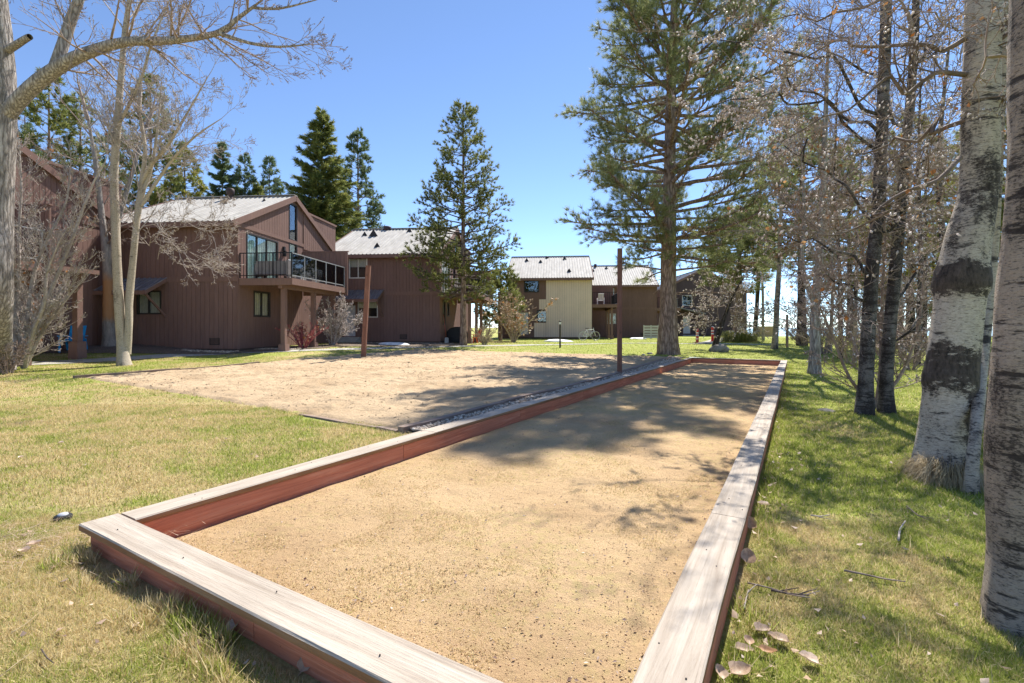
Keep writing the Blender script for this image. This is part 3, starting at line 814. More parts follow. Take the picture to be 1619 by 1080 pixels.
# taller tussocks where the lawn is greenest
x = (rng.random(90000) * 2 - 1) * 9; y = 1.3 + 8.5 * rng.random(90000) ** 1.3
k = (hnoise(x, y, 2.3, 81) * .6 + hnoise(x, y, 6.5, 82) * .4 > .60) & free(x, y) & (np.abs(x) < 1.15 * y); x, y = x[k], y[k]
Vs.append(blade_geo(x, y, ground(x, y), 0.03, 0.085, 0.0048, 0.9))
V = np.concatenate(Vs); n = len(V)
o = link("grass", np_mesh("grass", V, np.arange(n * 3).reshape(-1, 3)), M['blade']); tag(o, "short spring grass, part green and part straw, on the lawn", "grass", kind="stuff")
# flat straw thatch between the blades
x = (rng.random(170000) * 2 - 1) * 10; y = 1.2 + 8.3 * rng.random(170000) ** 1.2
k = (hnoise(x, y, 1.4, 83) * .55 + hnoise(x, y, 5.5, 84) * .45 > .45) & free(x, y) & (np.abs(x) < 1.15 * y); x, y = x[k], y[k]
V = blade_geo(x, y, ground(x, y) + .012, 0.006, 0.018, 0.0035, 4.0); n = len(V)
o = link("thatch", np_mesh("thatch", V, np.arange(n * 3).reshape(-1, 3)), M['stubble']); tag(o, "flattened straw thatch lying in the lawn", "thatch", kind="stuff")
# dead grass stubble on the bocce sand
n = 150000
v = 0.3 + 11 * rng.random(n) ** 1.2; u = 0.3 + 2.75 * rng.random(n)
k = (hnoise(u, v, 0.9, 41) * 0.6 + hnoise(u, v, 3.1, 42) * 0.4 + 0.12 * np.sin(np.clip(u / 3.3, 0, 1) * pi)) > 0.53
x, y = uv2xy(u[k], v[k])
V = blade_geo(x, y, sand_z(x, y), 0.003, 0.013, 0.0042, 3.0); n = len(V)
o = link("dead_grass", np_mesh("dead_grass", V, np.arange(n * 3).reshape(-1, 3)), M['stubble']); tag(o, "dead grass stubble growing in the bocce sand", "dead grass", kind="stuff")
# ------------------------------------------------------------------ houses
HD, HE, HS = 8.6, 5.40, 0.48          # depth of a gable wall, eave height, roof slope
HROT = -radians(5.2)

def siding(mb, plane, s0, s1, zb, topf, holes, bw, t, inset, gap, m=0, off=0.0):
    """vertical boards of a wall with its openings left out; plane 'y' (front, facing -y) or 'x' (gable, facing +x)"""
    cuts = []
    a = s0
    while a < s1 - 0.01:
        b = min(a + bw, s1); cuts.append((a + gap / 2, b - gap / 2)); a = b
    for a, b in cuts:
        xs = sorted({a, b} | {e for h in holes for e in (h[0], h[1]) if a < e < b})
        for c, d in zip(xs[:-1], xs[1:]):
            mid = (c + d) / 2
            spans = [[zb, None]]
            for h in holes:
                if h[0] - 1e-6 <= c and d <= h[1] + 1e-6:
                    new = []
                    for lo, hi in spans:
                        top = topf(mid) if hi is None else hi
                        if h[3] <= lo or h[2] >= top: new.append([lo, hi]); continue
                        if h[2] > lo: new.append([lo, h[2]])
                        if h[3] < top: new.append([h[3], hi])
                    spans = new
            for lo, hi in spans:
                tc, td = (topf(c), topf(d)) if hi is None else (hi, hi)
                if min(tc, td) - lo < 0.02: continue
                poly = [(c, lo), (d, lo), (d, td), (c, tc)]
                if plane == 'y': mb.prism(poly, inset - t, inset, m, 'y')
                else: mb.prism(poly, off - inset, off - inset + t, m, 'x')

def frame_rect(mb, plane, h, w, proud, depth, off=0.0, mull=(), rails=(), m=0):
    s0, s1, z0, z1 = h
    def bx(a, b, c, d, pr=proud):
        if plane == 'y': mb.box(a, b, -pr, depth, c, d, m)
        else: mb.box(off - depth, off + pr, a, b, c, d, m)
    bx(s0 - w, s1 + w, z1, z1 + w); bx(s0 - w, s1 + w, z0 - w, z0)
    bx(s0 - w, s0, z0, z1); bx(s1, s1 + w, z0, z1)
    for x in mull: bx(x - w * 0.35, x + w * 0.35, z0, z1, proud * 0.5)
    for z in rails: bx(s0, s1, z - w * 0.3, z + w * 0.3, proud * 0.45)

def window(house, plane, h, fmat, w=0.06, mull=(), rails=(), blind=None, bfrac=1.0, off=0.0, label=None, glassmat='glass', name="window"):
    mb = MB(); frame_rect(mb, plane, h, w, 0.035, 0.05, off, mull, rails)
    f = mb.build(name, M[fmat], house)
    if label: f["label"] = label
    s0, s1, z0, z1 = h
    edges = [s0] + sorted(mull) + [s1]
    for a, b in zip(edges[:-1], edges[1:]):
        p = MB()
        if plane == 'y': p.box(a, b, 0.020, 0.026, z0, z1)
        else: p.box(off - 0.026, off - 0.020, a, b, z0, z1)
        p.build("pane", M[glassmat], f)
    if blind:
        q = MB(); zb = z1 - (z1 - z0) * bfrac
        k = max(3, int((s1 - s0) / 0.07))
        for i in range(k):      # soft vertical folds
            a = s0 + (s1 - s0) * i / k; b = s0 + (s1 - s0) * (i + 1) / k; e = 0.02 * (i % 2)
            if plane == 'y': q.box(a, b - 0.002, 0.07 + e, 0.085 + e, zb, z1)
            else: q.box(off - 0.085 - e, off - 0.07 - e, a, b - 0.002, zb, z1)
        q.build("curtain", M[blind], f)
    return f

def roof_mesh(W, D, oh_e=0.42, oh_r=0.12, pitch=0.24, th=0.10):
    """ribbed metal roof, two slopes, ridge along x"""
    hd = D / 2
    x0, x1 = -W - oh_r, oh_r
    prof = []
    x = x0
    while x < x1 - 0.02:
        for dx, dz in ((0, 0), (pitch * 0.60, 0), (pitch * 0.68, 0.035), (pitch * 0.92, 0.035)):
            if x + dx <= x1: prof.append((x + dx, dz))
        x += pitch
    prof.append((x1, 0.0))
    mb = MB()
    for sgn in (0, 1):
        ye, yr = (-oh_e, hd) if sgn == 0 else (D + oh_e, hd)
        ze, zr = HE - oh_e * HS + 0.16, HE + hd * HS + 0.16
        V, F = [], []
        for (px, pz) in prof: V += [(px, ye, ze + pz), (px, yr, zr + pz)]
        n = len(prof)
        for i in range(n - 1):
            q = (2 * i, 2 * i + 2, 2 * i + 3, 2 * i + 1)
            F.append(q if sgn == 0 else q[::-1])
        mb.add(V, F)
        # underside slab
        mb.add([(x0, ye, ze - th), (x1, ye, ze - th), (x1, yr, zr - th), (x0, yr, zr - th), (x0, ye, ze - 0.004), (x1, ye, ze - 0.004), (x1, yr, zr - 0.004), (x0, yr, zr - 0.004)],
               [(0, 1, 2, 3), (4, 7, 6, 5), (0, 4, 5, 1), (1, 5, 6, 2), (3, 2, 6, 7), (0, 3, 7, 4)], 1)
    mb.bar((x0, hd, HE + hd * HS + 0.205), (x1, hd, HE + hd * HS + 0.205), 0.34, 0.03)
    return mb

def roofz(y): return HE + 0.16 + HS * (y if y < HD / 2 else HD - y)

def unit(name, label, K, z0, W, D=HD, wallmat='siding_brown', roofmat='roof', windows=(), doors=(), awnings=(), balcony=True, box=True, front_tan=None, gable=True,
         vents=(), chimney=None, wvents=(), skirt=0.6, big=True, rafters=5, rail_dark=True, screen=True, band=True):
    h = empty(name, (K[0], K[1], z0), HROT, label, "house", "brown wooden houses around the courts")
    hd = D / 2
    top = lambda y: HE + 0.10 + HS * (y if y < hd else D - y)
    wm = [M[wallmat], M['siding_tan']]
    fh = [w_[0] for w_ in windows if w_[1] == 'y'] + [d_[0] for d_ in doors]
    gh = [w_[0] for w_ in windows if w_[1] == 'x']
    # body behind the cladding, coloured near black in place of unlit rooms
    b = MB(); b.prism([(0.16, -skirt), (D - 0.16, -skirt), (D - 0.16, HE), (hd, top(hd) - 0.14), (0.16, HE)], -W + 0.16, -0.16, 0, 'x')
    b.build("wall_core", M['interior_dark'], h)
    f = MB(); f.box(-W + 0.03, -0.03, 0.03, D - 0.03, -skirt, 0.16); f.build("foundation", M['foundation'], h)
    sd = MB()
    siding(sd, 'y', -W, 0.0, 0.12, lambda s: HE + 0.08, fh, 100, 0.012, 0.016, 0.0)
    siding(sd, 'y', -W, 0.0, 0.12, lambda s: HE + 0.08, fh, 0.203, 0.018, 0.0, 0.012)
    if front_tan:
        for (a, b_, c, d) in front_tan:
            siding(sd, 'y', a, b_, c, lambda s, d=d: d, fh, 0.203, 0.02, -0.021, 0.009, 1)
    if gable:
        siding(sd, 'x', 0.0, D, 0.12, top, gh, 100, 0.012, 0.016, 0.0)
        siding(sd, 'x', 0.0, D, 0.12, top, gh, 0.203, 0.018, 0.0, 0.012)
        siding(sd, 'x', 0.0, D, 0.12, top, [], 0.203, 0.018, 0.0, 0.018, 0, -W + 0.02)
    o = sd.build("siding", wm, h); o["kind"] = "stuff"
    # bands, corner boards
    t = MB()
    t.box(-W - 0.01, 0.045, -0.045, -0.019, 2.92, 3.14)
    if band: t.build("floor_band", M['trim_brown'], h)
    if gable:
        t = MB(); t.box(0.019, 0.045, -0.045, D, HE - 0.18, HE - 0.02); t.build("eave_band", M['trim_brown'], h)
        t = MB(); t.box(0.019, 0.042, -0.042, 0.09, 0.1, HE - 0.19); t.build("corner_board", M['trim_brown'], h)
    t = MB(); t.box(-W - 0.02, 0.03, -0.05, -0.022, HE - 0.24, HE - 0.03); t.build("eave_board", M['trim_brown'], h)
    # roof
    r = roof_mesh(W, D).build("roof", [M[roofmat], M['trim_brown']], h)
    fz = HE - 0.42 * HS + 0.04
    t = MB(); t.box(-W - 0.14, 0.14, -0.465, -0.425, fz - 0.10, fz + 0.10); t.build("gutter", M['trim_brown'], h)
    for xx in (0.14, -W - 0.14):
        t = MB()
        for ya, za, yb, zb in ((-0.46, HE - 0.46 * HS, hd, HE + hd * HS), (D + 0.46, HE - 0.46 * HS, hd + 0.002, HE + hd * HS)):
            t.bar((xx, ya, za + 0.06), (xx, yb, zb + 0.06), 0.045, 0.25, up=(0, 0, 1))
        t.build("rake_board", M['trim_brown'], h)
    for i in range(rafters):
        x = -W * (i + 0.35) / rafters
        t = MB(); t.box(x - 0.06, x + 0.06, -0.36, -0.052, HE - 0.26, HE - 0.06); t.build("rafter_end", M['trim_brown'], h)
    for (x, y, s) in vents:
        t = MB(); zz = roofz(y)
        t.add([(x - s, y - s * 0.5, zz - HS * s * .5 + 0.02), (x + s, y - s * 0.5, zz - HS * s * .5 + 0.02), (x, y + s * 0.5, zz + HS * s * .5 + 0.03), (x, y - s * 0.42, zz + s * 1.35)],
              [(0, 1, 3), (1, 2, 3), (2, 0, 3), (0, 2, 1)])
        t.build("roof_vent", M['flashing'], h)
    for (x, y, r_, hh) in (chimney or ()):
        t = MB(); zz = roofz(y)
        t.lathe([(r_ * 1.6, -0.25), (r_ * 1.25, 0.05), (r_, 0.1), (r_, hh - 0.3), (r_ * 1.45, hh - 0.28), (r_ * 1.45, hh - 0.04), (r_ * 1.1, hh), (0.001, hh)], 14, c=(x, y, zz))
        t.build("chimney", M['chimney_metal'], h)
    if box:
        t = MB(); bw = MB()
        y0, y1, zt = hd + 0.9, D + 0.25, HE + 1.62
        siding(bw, 'x', y0, y1, HE - 0.3, lambda s: zt, [], 0.203, 0.02, 0.0, 0.018, 0, 0.03)
        siding(bw, 'y', -3.2, 0.0, HE, lambda s: zt, [], 0.203, 0.02, y0, 0.018, 0)
        o = bw.build("attic_siding", wm, h); o["kind"] = "stuff"
        t.box(-3.2, 0.0, y0 + 0.03, y1 - 0.03, HE - 0.3, zt - 0.02); t.build("attic_wall", M['trim_brown'], h)
        t = MB(); t.box(-3.3, 0.10, y0 - 0.08, y1 + 0.05, zt, zt + 0.10); t.build("attic_coping", M['trim_brown'], h)
    for wv in wvents:
        t = MB(); pl, s, z = wv
        def bx(a, b, c, d, pr):
            if pl == 'y': t.box(s + a, s + b, -pr, 0.0, z + c, z + d)
            else: t.box(0.0, pr, s + a, s + b, z + c, z + d)
        bx(-0.22, 0.22, 0.12, 0.145, 0.035); bx(-0.22, 0.22, -0.145, -0.12, 0.035); bx(-0.22, -0.195, -0.12, 0.12, 0.035); bx(0.195, 0.22, -0.12, 0.12, 0.035)
        for k in range(5): bx(-0.19, 0.19, -0.11 + k * 0.046, -0.085 + k * 0.046, 0.026)
        t.build("wall_vent", M['flashing'], h)
    for w_ in windows:
        window(h, w_[1], w_[0], **w_[2])
    for (hr, mat, steps) in doors:
        s0, s1, za, zb = hr
        t = MB(); frame_rect(t, 'y', hr, 0.07, 0.03, 0.06); d = t.build("door", M['trim_brown'], h)
        q = MB(); q.box(s0 + .002, s1 - .002, 0.03, 0.07, za, zb)
        for (e, f_, g_, k_) in ((0.15, 0.85, 0.08, 0.44), (0.15, 0.85, 0.52, 0.94)):
            q.box(s0 + (s1 - s0) * e, s0 + (s1 - s0) * f_, 0.02, 0.031, za + (zb - za) * g_, za + (zb - za) * k_)
        q.build("door_leaf", M[mat], d)
        q = MB(); q.tube([(s1 - 0.08, 0.028, za + 0.95), (s1 - 0.08, -0.03, za + 0.95), (s1 - 0.16, -0.035, za + 0.95)], 0.014, 6); q.build("handle", M['black_metal'], d)
        if steps:
            for k in range(2):
                q = MB(); q.box(s0 - 0.35, s1 + 0.35, -0.45 - 0.32 * k, -0.02 if k == 0 else -0.452, -0.4, za - 0.05 - 0.16 * k); q.build("step", M['concrete'], h)
    for (a, b_, za, zb, pr) in awnings:
        t = MB()
        n = int((b_ - a) / 0.24)
        V, F = [], []
        P = []
        for i in range(n):
            x = a + (b_ - a) * i / n; st = (b_ - a) / n
            P += [(x, 0), (x + st * .62, 0), (x + st * .7, .03), (x + st * .92, .03)]
        P.append((b_, 0))
        for (x, dz) in P: V += [(x, -pr, zb + dz), (x, -0.022, za + dz)]
        for i in range(len(P) - 1): F.append((2 * i, 2 * i + 2, 2 * i + 3, 2 * i + 1))
        t.add(V, F, 0)
        t.add([(a, -pr, zb - 0.16), (b_, -pr, zb - 0.16), (b_, -0.022, za - 0.16), (a, -0.022, za - 0.16), (a, -pr, zb - .003), (b_, -pr, zb - .003), (b_, -0.022, za - .003), (a, -0.022, za - .003)],
              [(0, 1, 2, 3), (4, 7, 6, 5), (0, 4, 5, 1), (1, 5, 6, 2), (3, 2, 6, 7), (0, 3, 7, 4)], 1)
        aw = t.build("awning", [M['awning'], M['trim_brown']], h)
        for x in (a + 0.08, b_ - 0.08):
            q = MB(); q.bar((x, -pr + 0.12, zb - 0.14), (x, -0.05, zb - 0.14 - pr * 0.75), 0.07, 0.07); q.build("bracket", M['trim_brown'], aw)
    if balcony:
        bx_, bd = 2.32, 5.1
        zt, zb_ = 3.06, 2.76
        t = MB(); t.box(0.05, bx_ - 0.04, 0.1, bd, zt - 0.16, zt - 0.045); dk = t.build("balcony", M['trim_brown'], h)
        n = int((bd - 0.1) / 0.145)
        for i in range(n):
            y = 0.09 + (bd - 0.1) * i / n
            q = MB(); q.box(0.052, bx_, y, y + (bd - 0.1) / n - 0.008, zt - 0.044, zt); q.build("deck_board", M['trim_brown'], dk)
        q = MB(); q.box(0.05, bx_ + 0.0, 0.02, 0.08, zb_, zt - 0.02); q.build("fascia", M['trim_brown'], dk)
        q = MB(); q.box(bx_ + 0.002, bx_ + 0.05, 0.02, bd + 0.05, zb_ + 0.02, zt - 0.01); q.build("fascia", M['trim_brown'], dk)
        q = MB(); q.box(bx_ - 0.62, bx_ - 0.46, 0.12, bd, zb_ - 0.12, zt - 0.162); q.build("beam", M['trim_brown'], dk)
        for y in (0.42, 2.9, 4.9):
            q = MB(); q.box(bx_ - 0.63, bx_ - 0.45, y - 0.09, y + 0.09, -0.02, zb_ - 0.121); q.build("post", M['trim_brown'], dk)
            q = MB(); q.prism([(-0.17, -0.5), (0.17, -0.5), (0.15, 0.30), (-0.15, 0.30)], -0.16, 0.16, 0, 'y', Matrix.Translation((bx_ - 0.54, y, 0))); q.build("post_footing", M['trim_brown'], dk)
        rm = M['black_metal']
        rt = zt + 1.02
        rails_ = MB()
        rails_.box(0.06, bx_ + 0.02, 0.03, 0.07, rt, rt + 0.035); rails_.box(0.06, bx_, 0.035, 0.06, zt + 0.09, zt + 0.12)
        rails_.build("front_rail", rm, dk)
        for i in range(int(bx_ / 0.155) + 1):
            x = 0.075 + i * (bx_ - 0.07) / int(bx_ / 0.155)
            wdt = 0.02 if i in (0, int(bx_ / 0.155)) or i == 9 else 0.009
            q = MB(); q.box(x - wdt, x + wdt, 0.05 - wdt, 0.05 + wdt, zt + 0.002, rt); q.build("baluster", rm, dk)
        am = M['alu']
        q = MB(); q.box(bx_ - 0.02, bx_ + 0.025, 0.074, bd - 0.02, rt - 0.002, rt + 0.035); q.box(bx_ - 0.012, bx_ + 0.012, 0.074, bd - 0.02, zt + 0.09, zt + 0.13); q.build("side_rail", am, dk)
        ys = np.linspace(0.1, bd - 0.06, 6)
        for y in ys[1:]:
            q = MB(); q.box(bx_ - 0.018, bx_ + 0.018, y - 0.018, y + 0.018, zt + 0.002, rt - 0.003); q.build("rail_post", am, dk)
        for ya, yb in zip(ys[:-1], ys[1:]):
            if big:
                q = MB(); q.box(bx_ - 0.006, bx_ + 0.004, ya + 0.03, yb - 0.03, zt + 0.135, rt - 0.01); q.build("glass_panel", M['smoked'], dk)
            q = MB()
            for k in range(7):
                y = ya + (yb - ya) * (k + 0.5) / 7; q.box(bx_ - 0.02, bx_ - 0.008, y - 0.007, y + 0.007, zt + 0.131, rt - 0.003)
            o = q.build("side_baluster", rm, dk); o["kind"] = "stuff"
        if screen:
            q = MB(); siding(q, 'y', 0.05, bx_ + 0.12, zb_ - 0.1, lambda s: 4.92, [], 0.203, 0.02, bd + 0.06, 0.016)
            q.box(0.05, bx_ + 0.12, bd + 0.063, bd + 0.12, zb_ - 0.1, 4.9)
            o = q.build("privacy_screen", wm, dk)
            q = MB(); q.box(0.03, bx_ + 0.16, bd + 0.02, bd + 0.15, 4.925, 4.97); q.build("screen_cap", M['trim_brown'], dk)
    return h

def wloc(h, x, y, z):
    return Matrix.Translation(h.location) @ Matrix.Rotation(h.rotation_euler[2], 4, 'Z') @ Vector((x, y, z))

KA = (-11.42, 20.05); ZA = 0.37
gab = [((0.62, 2.85, 3.1, 5.02), 'x', dict(fmat='frame_dark', w=0.07, mull=(1.32, 2.05), blind='curtain_green', name="sliding_door")),
       ((3.92, 4.55, 3.1, 5.18), 'x', dict(fmat='frame_dark', w=0.06, blind='curtain_green', bfrac=0.75)),
       ((3.92, 4.55, 5.42, 7.15), 'x', dict(fmat='frame_dark', w=0.06)),
       ((1.12, 2.2, 1.55, 2.55), 'x', dict(fmat='frame_dark', w=0.08, mull=(1.66,), blind='blind_cream'))]
houseA = unit("brown_house", "nearest brown house with patio sofa on its balcony and a red shrub below", KA, ZA, 6.1,
              windows=[((-4.45, -3.45, 1.62, 2.5), 'y', dict(fmat='frame_dark', mull=(-3.97,), blind='blind_grey'))] + gab,
              doors=[((-5.75, -4.95, 0.2, 2.2), 'door_brown', False)], awnings=[(-6.05, -3.1, 3.1, 2.48, 1.15)],
              vents=[(-2.6, 2.9, 0.13), (-0.9, 3.3, 0.10)], chimney=[(-3.1, 3.9, 0.13, 0.55)], wvents=[('y', -1.0, 0.42)])
lamp = MB(); lamp.box(0.02, 0.10, 3.28, 3.42, 4.72, 4.92); lamp.box(0.03, 0.16, 3.30, 3.40, 4.45, 4.72); lamp.build("wall_lamp", M['black_metal'], houseA)

KF = (-17.7, 10.5); ZF = 0.36
houseF = unit("brown_house", "brown house at the left edge half hidden behind the big bare trunk and shrub", KF, ZF, 5.0, D=9.95,
              windows=[((5.6, 6.5, 3.1, 4.9), 'x', dict(fmat='frame_dark', mull=(6.05,)))], big=False, rafters=2)
# its balcony on this side runs on along the whole gable wall
mb = MB(); mb.box(0.05, 2.3, 5.25, 7.0, 2.90, 3.05); mb.build("balcony_end", M['trim_brown'], houseF)
mb = MB(); mb.box(1.72, 1.92, 6.55, 6.75, -0.1, 2.898); mb.build("corner_post", M['trim_brown'], houseF)
mb = MB(); mb.prism([(-0.19, -0.4), (0.19, -0.4), (0.16, 0.32), (-0.16, 0.32)], -0.17, 0.17, 0, 'y', Matrix.Translation((1.82, 6.65, 0.2))); mb.build("post_footing", M['trim_brown'], houseF)

KB = (-4.38, 29.0); ZB = 0.42
houseB = unit("brown_house", "middle brown house with a satellite dish and a slender pine at its corner", KB, ZB, 7.3, D=10.0,
              windows=[((-5.55, -4.52, 4.02, 5.18), 'y', dict(fmat='frame_white', w=0.07, mull=(-5.04,), blind='blind_grey', bfrac=0.45)),
                       ((-5.0, -3.85, 1.62, 2.5), 'y', dict(fmat='frame_white', w=0.055, mull=(-4.42,), blind='blind_cream', bfrac=0.4)),
                       ((0.62, 2.85, 3.1, 5.02), 'x', dict(fmat='frame_white', w=0.07, mull=(1.32, 2.05), blind='curtain_green', name="sliding_door")),
                       ((3.92, 4.55, 3.1, 5.18), 'x', dict(fmat='frame_dark', w=0.06)),
                       ((4.5, 5.2, 5.42, 7.2), 'x', dict(fmat='frame_dark', w=0.06)),
                       ((0.9, 1.5, 1.2, 2.6), 'x', dict(fmat='frame_dark', w=0.08, blind='blind_grey')),
                       ((2.1, 2.6, 1.75, 2.5), 'x', dict(fmat='frame_dark', w=0.08, blind='blind_cream'))],
              doors=[((-5.92, -5.2, 0.42, 2.3), 'door_white', True)], awnings=[(-6.5, -3.4, 3.25, 2.62, 1.15)],
              vents=[(-6.05, 3.55, 0.20), (-5.35, 3.4, 0.33), (-3.15, 4.3, 0.20), (-4.2, 1.0, 0.20)], chimney=[(-4.98, 4.95, 0.2, 0.85)], wvents=[('y', -6.9, 0.4), ('y', -2.2, 0.4)])
# satellite dish
mb = MB(); d_ = MB()
d_.lathe([(0.001, 0.0), (0.12, 0.008), (0.24, 0.035), (0.33, 0.075), (0.335, 0.082), (0.235, 0.05), (0.001, 0.012)], 24)
do = d_.build("satellite_dish", M['dish_grey'], houseB, (-0.1, 0.6, 6.2), (radians(72), 0, radians(12)))
mb.tube([(-0.1, 0.75, 6.18), (-0.1, 0.95, 6.05), (-0.05, 1.0, 5.8)], 0.025, 8); mb.tube([(-0.1, 0.6, 6.02), (-0.1, 0.2, 6.1)], 0.012, 6)
mb.build("dish_mount", M['dish_grey'], houseB)

KC = (7.0, 42.3); ZC = 0.37
houseC = unit("brown_house", "house with a fresh tan panel covering most of its brown front wall", KC, ZC, 7.4, D=10.2,
              windows=[((-5.85, -4.72, 4.22, 5.2), 'y', dict(fmat='frame_dark', w=0.1)),
                       ((-4.72, -4.02, 1.55, 2.45), 'y', dict(fmat='frame_dark', w=0.1))],
              front_tan=[(-4.0, 0.0, 0.16, 5.28), (-4.62, -4.0, 2.62, 3.5), (-5.05, -4.0, 0.16, 1.42)],
              doors=[((-6.35, -5.58, 0.4, 2.35), 'door_white', False)],
              vents=[(-5.95, 3.9, 0.22), (-4.6, 3.5, 0.2), (-2.3, 4.3, 0.2), (-1.95, 1.0, 0.22)], chimney=[(-4.0, 4.75, 0.11, 0.6)], wvents=[('y', -1.55, 0.42)], big=True, band=False)
mb = MB(); siding(mb, 'y', -8.35, -7.42, -0.3, lambda s: 4.25, [], 0.203, 0.02, 0.5, 0.018); mb.box(-8.35, -7.42, 0.503, 0.62, -0.3, 4.2)
mb.build("wing_wall", M['siding_brown'], houseC)
mb = MB(); mb.box(-4.0, -0.02, -0.046, -0.042, 2.98, 3.02); mb.build("tan_flashing", M['siding_tan'], houseC)

KD = (14.62, 48.7); ZD = 0.30
houseD = unit("brown_house", "brown house set back to the right of the tan panel, pallet leaning at its corner", KD, ZD, 7.0, D=10.2,
              windows=[((-4.95, -4.1, 1.5, 2.45), 'y', dict(fmat='frame_white', w=0.05, blind='blind_cream')), ((-5.9, -4.3, 4.3, 5.0), 'y', dict(fmat='frame_white', w=0.06))],
              vents=[(-6.9, 4.0, 0.22), (-4.6, 4.2, 0.2), (-2.5, 4.3, 0.2), (-6.1, 3.5, 0.2)], chimney=[(-5.75, 4.7, 0.11, 0.75)], wvents=[('y', -1.4, 0.42)], big=False)
# the far dark house shows its gable end to the courts
KE = (17.7, 58.5); ZE = 0.33
houseE = unit("dark_house", "dark house behind the big pine with a pale door under its porch roof", KE, ZE, 9.0, D=10.8, wallmat='siding_dark', roofmat='awning',
              windows=[((3.0, 4.1, 3.75, 4.9), 'x', dict(fmat='frame_white', w=0.06, mull=(3.55,), rails=(4.3,)))], balcony=False, box=False, big=False, rafters=3)
houseE.rotation_euler = (0, 0, -pi / 2)
mb = MB(); mb.box(0.02, 0.06, 2.98, 3.06, 0.3, 2.5); mb.box(0.02, 0.06, 3.9, 3.98, 0.3, 2.5); mb.box(0.02, 0.06, 3.06, 3.9, 2.42, 2.5); d_ = mb.build("door", M['trim_brown'], houseE)
mb = MB(); mb.box(0.022, 0.05, 3.062, 3.898, 0.32, 2.418); mb.box(0.05, 0.058, 3.2, 3.76, 0.5, 1.25); mb.box(0.05, 0.058, 3.2, 3.76, 1.45, 2.25); mb.build("door_leaf", M['door_white'], d_)
mb = MB(); mb.prism([(1.6, 3.55), (5.2, 2.75), (5.2, 2.63), (1.6, 3.43)], 0.022, 1.6, 0, 'x'); mb.build("porch_roof", M['awning'], houseE)
for y in (1.8, 5.0):
    mb = MB(); mb.box(1.35, 1.5, y - .07, y + .07, -.1, 3.42 - (y - 1.6) * .222); mb.build("porch_post", M['siding_dark'], houseE)
mb = MB(); mb.box(0.022, 1.2, 2.6, 4.4, -.3, 0.16); mb.build("step", M['concrete'], houseE)
# ------------------------------------------------------------------ trees
class Tubes:
    """many tapered tubes -> one mesh, vectorised by (points, sides)"""
    def __init__(s): s.g = {}
    def add(s, pts, rad, k):
        s.g.setdefault((len(pts), k), []).append((pts, rad))
    def arrays(s):
        Vs, Fs, off = [], [], 0
        for (n, k), lst in s.g.items():
            P = np.array([[tuple(p) for p in a] for a, _ in lst], float); Rd = np.array([r for _, r in lst], float)
            m = len(lst)
            D = np.empty_like(P); D[:, 1:-1] = P[:, 2:] - P[:, :-2]; D[:, 0] = P[:, 1] - P[:, 0]; D[:, -1] = P[:, -1] - P[:, -2]
            D /= np.linalg.norm(D, axis=2, keepdims=True) + 1e-9
            ref = np.where(np.abs(D[:, :1, 2:3]) > 0.9, np.array([1.0, 0, 0]), np.array([0, 0, 1.0]))
            A = np.cross(D, np.broadcast_to(ref, D.shape)); A /= np.linalg.norm(A, axis=2, keepdims=True) + 1e-9
            B = np.cross(D, A)
            th = 2 * pi * np.arange(k) / k
            V = P[:, :, None] + (A[:, :, None] * np.cos(th)[:, None] + B[:, :, None] * np.sin(th)[:, None]) * Rd[:, :, None, None]
            idx = np.arange(m * n * k).reshape(m, n, k) + off
            F = np.stack([idx[:, :-1], np.roll(idx[:, :-1], -1, 2), np.roll(idx[:, 1:], -1, 2), idx[:, 1:]], -1).reshape(-1, 4)
            Vs.append(V.reshape(-1, 3)); Fs.append(F); off += m * n * k
        return np.concatenate(Vs), np.concatenate(Fs)
    def build(s, name, mat, parent=None, loc=(0, 0, 0)):
        V, F = s.arrays()
        return link(name, np_mesh(name, V - np.array(tuple(loc)), F, smooth=True), mat, parent)
    def count(s): return sum(len(l) for l in s.g.values())

def unit_v(n):
    v = rng.normal(size=(n, 3)); return v / np.linalg.norm(v, axis=1, keepdims=True)

def tufts(C, Dr, k, length, width, spread, name, mat, parent, loc, jitter=0.3):
    """needle tufts: k thin triangles at each centre, around its direction"""
    C = np.asarray(C, float); Dr = np.asarray(Dr, float); n = len(C)
    C = np.repeat(C, k, 0); D = np.repeat(Dr, k, 0)
    d = D + spread * unit_v(n * k); d /= np.linalg.norm(d, axis=1, keepdims=True)
    s = np.cross(d, unit_v(n * k)); s /= np.linalg.norm(s, axis=1, keepdims=True) + 1e-9
    L = length * (0.6 + 0.7 * rng.random(n * k))[:, None]; Wd = width * (0.7 + 0.6 * rng.random(n * k))[:, None] / 2
    C = C + jitter * length * unit_v(n * k) * rng.random(n * k)[:, None]
    V = np.stack([C - s * Wd, C + s * Wd, C + d * L], 1) - np.array(tuple(loc))
    return link(name, np_mesh(name, V, np.arange(n * k * 3).reshape(-1, 3)), mat, parent)

def stuffed(o):
    o["kind"] = "stuff"; return o

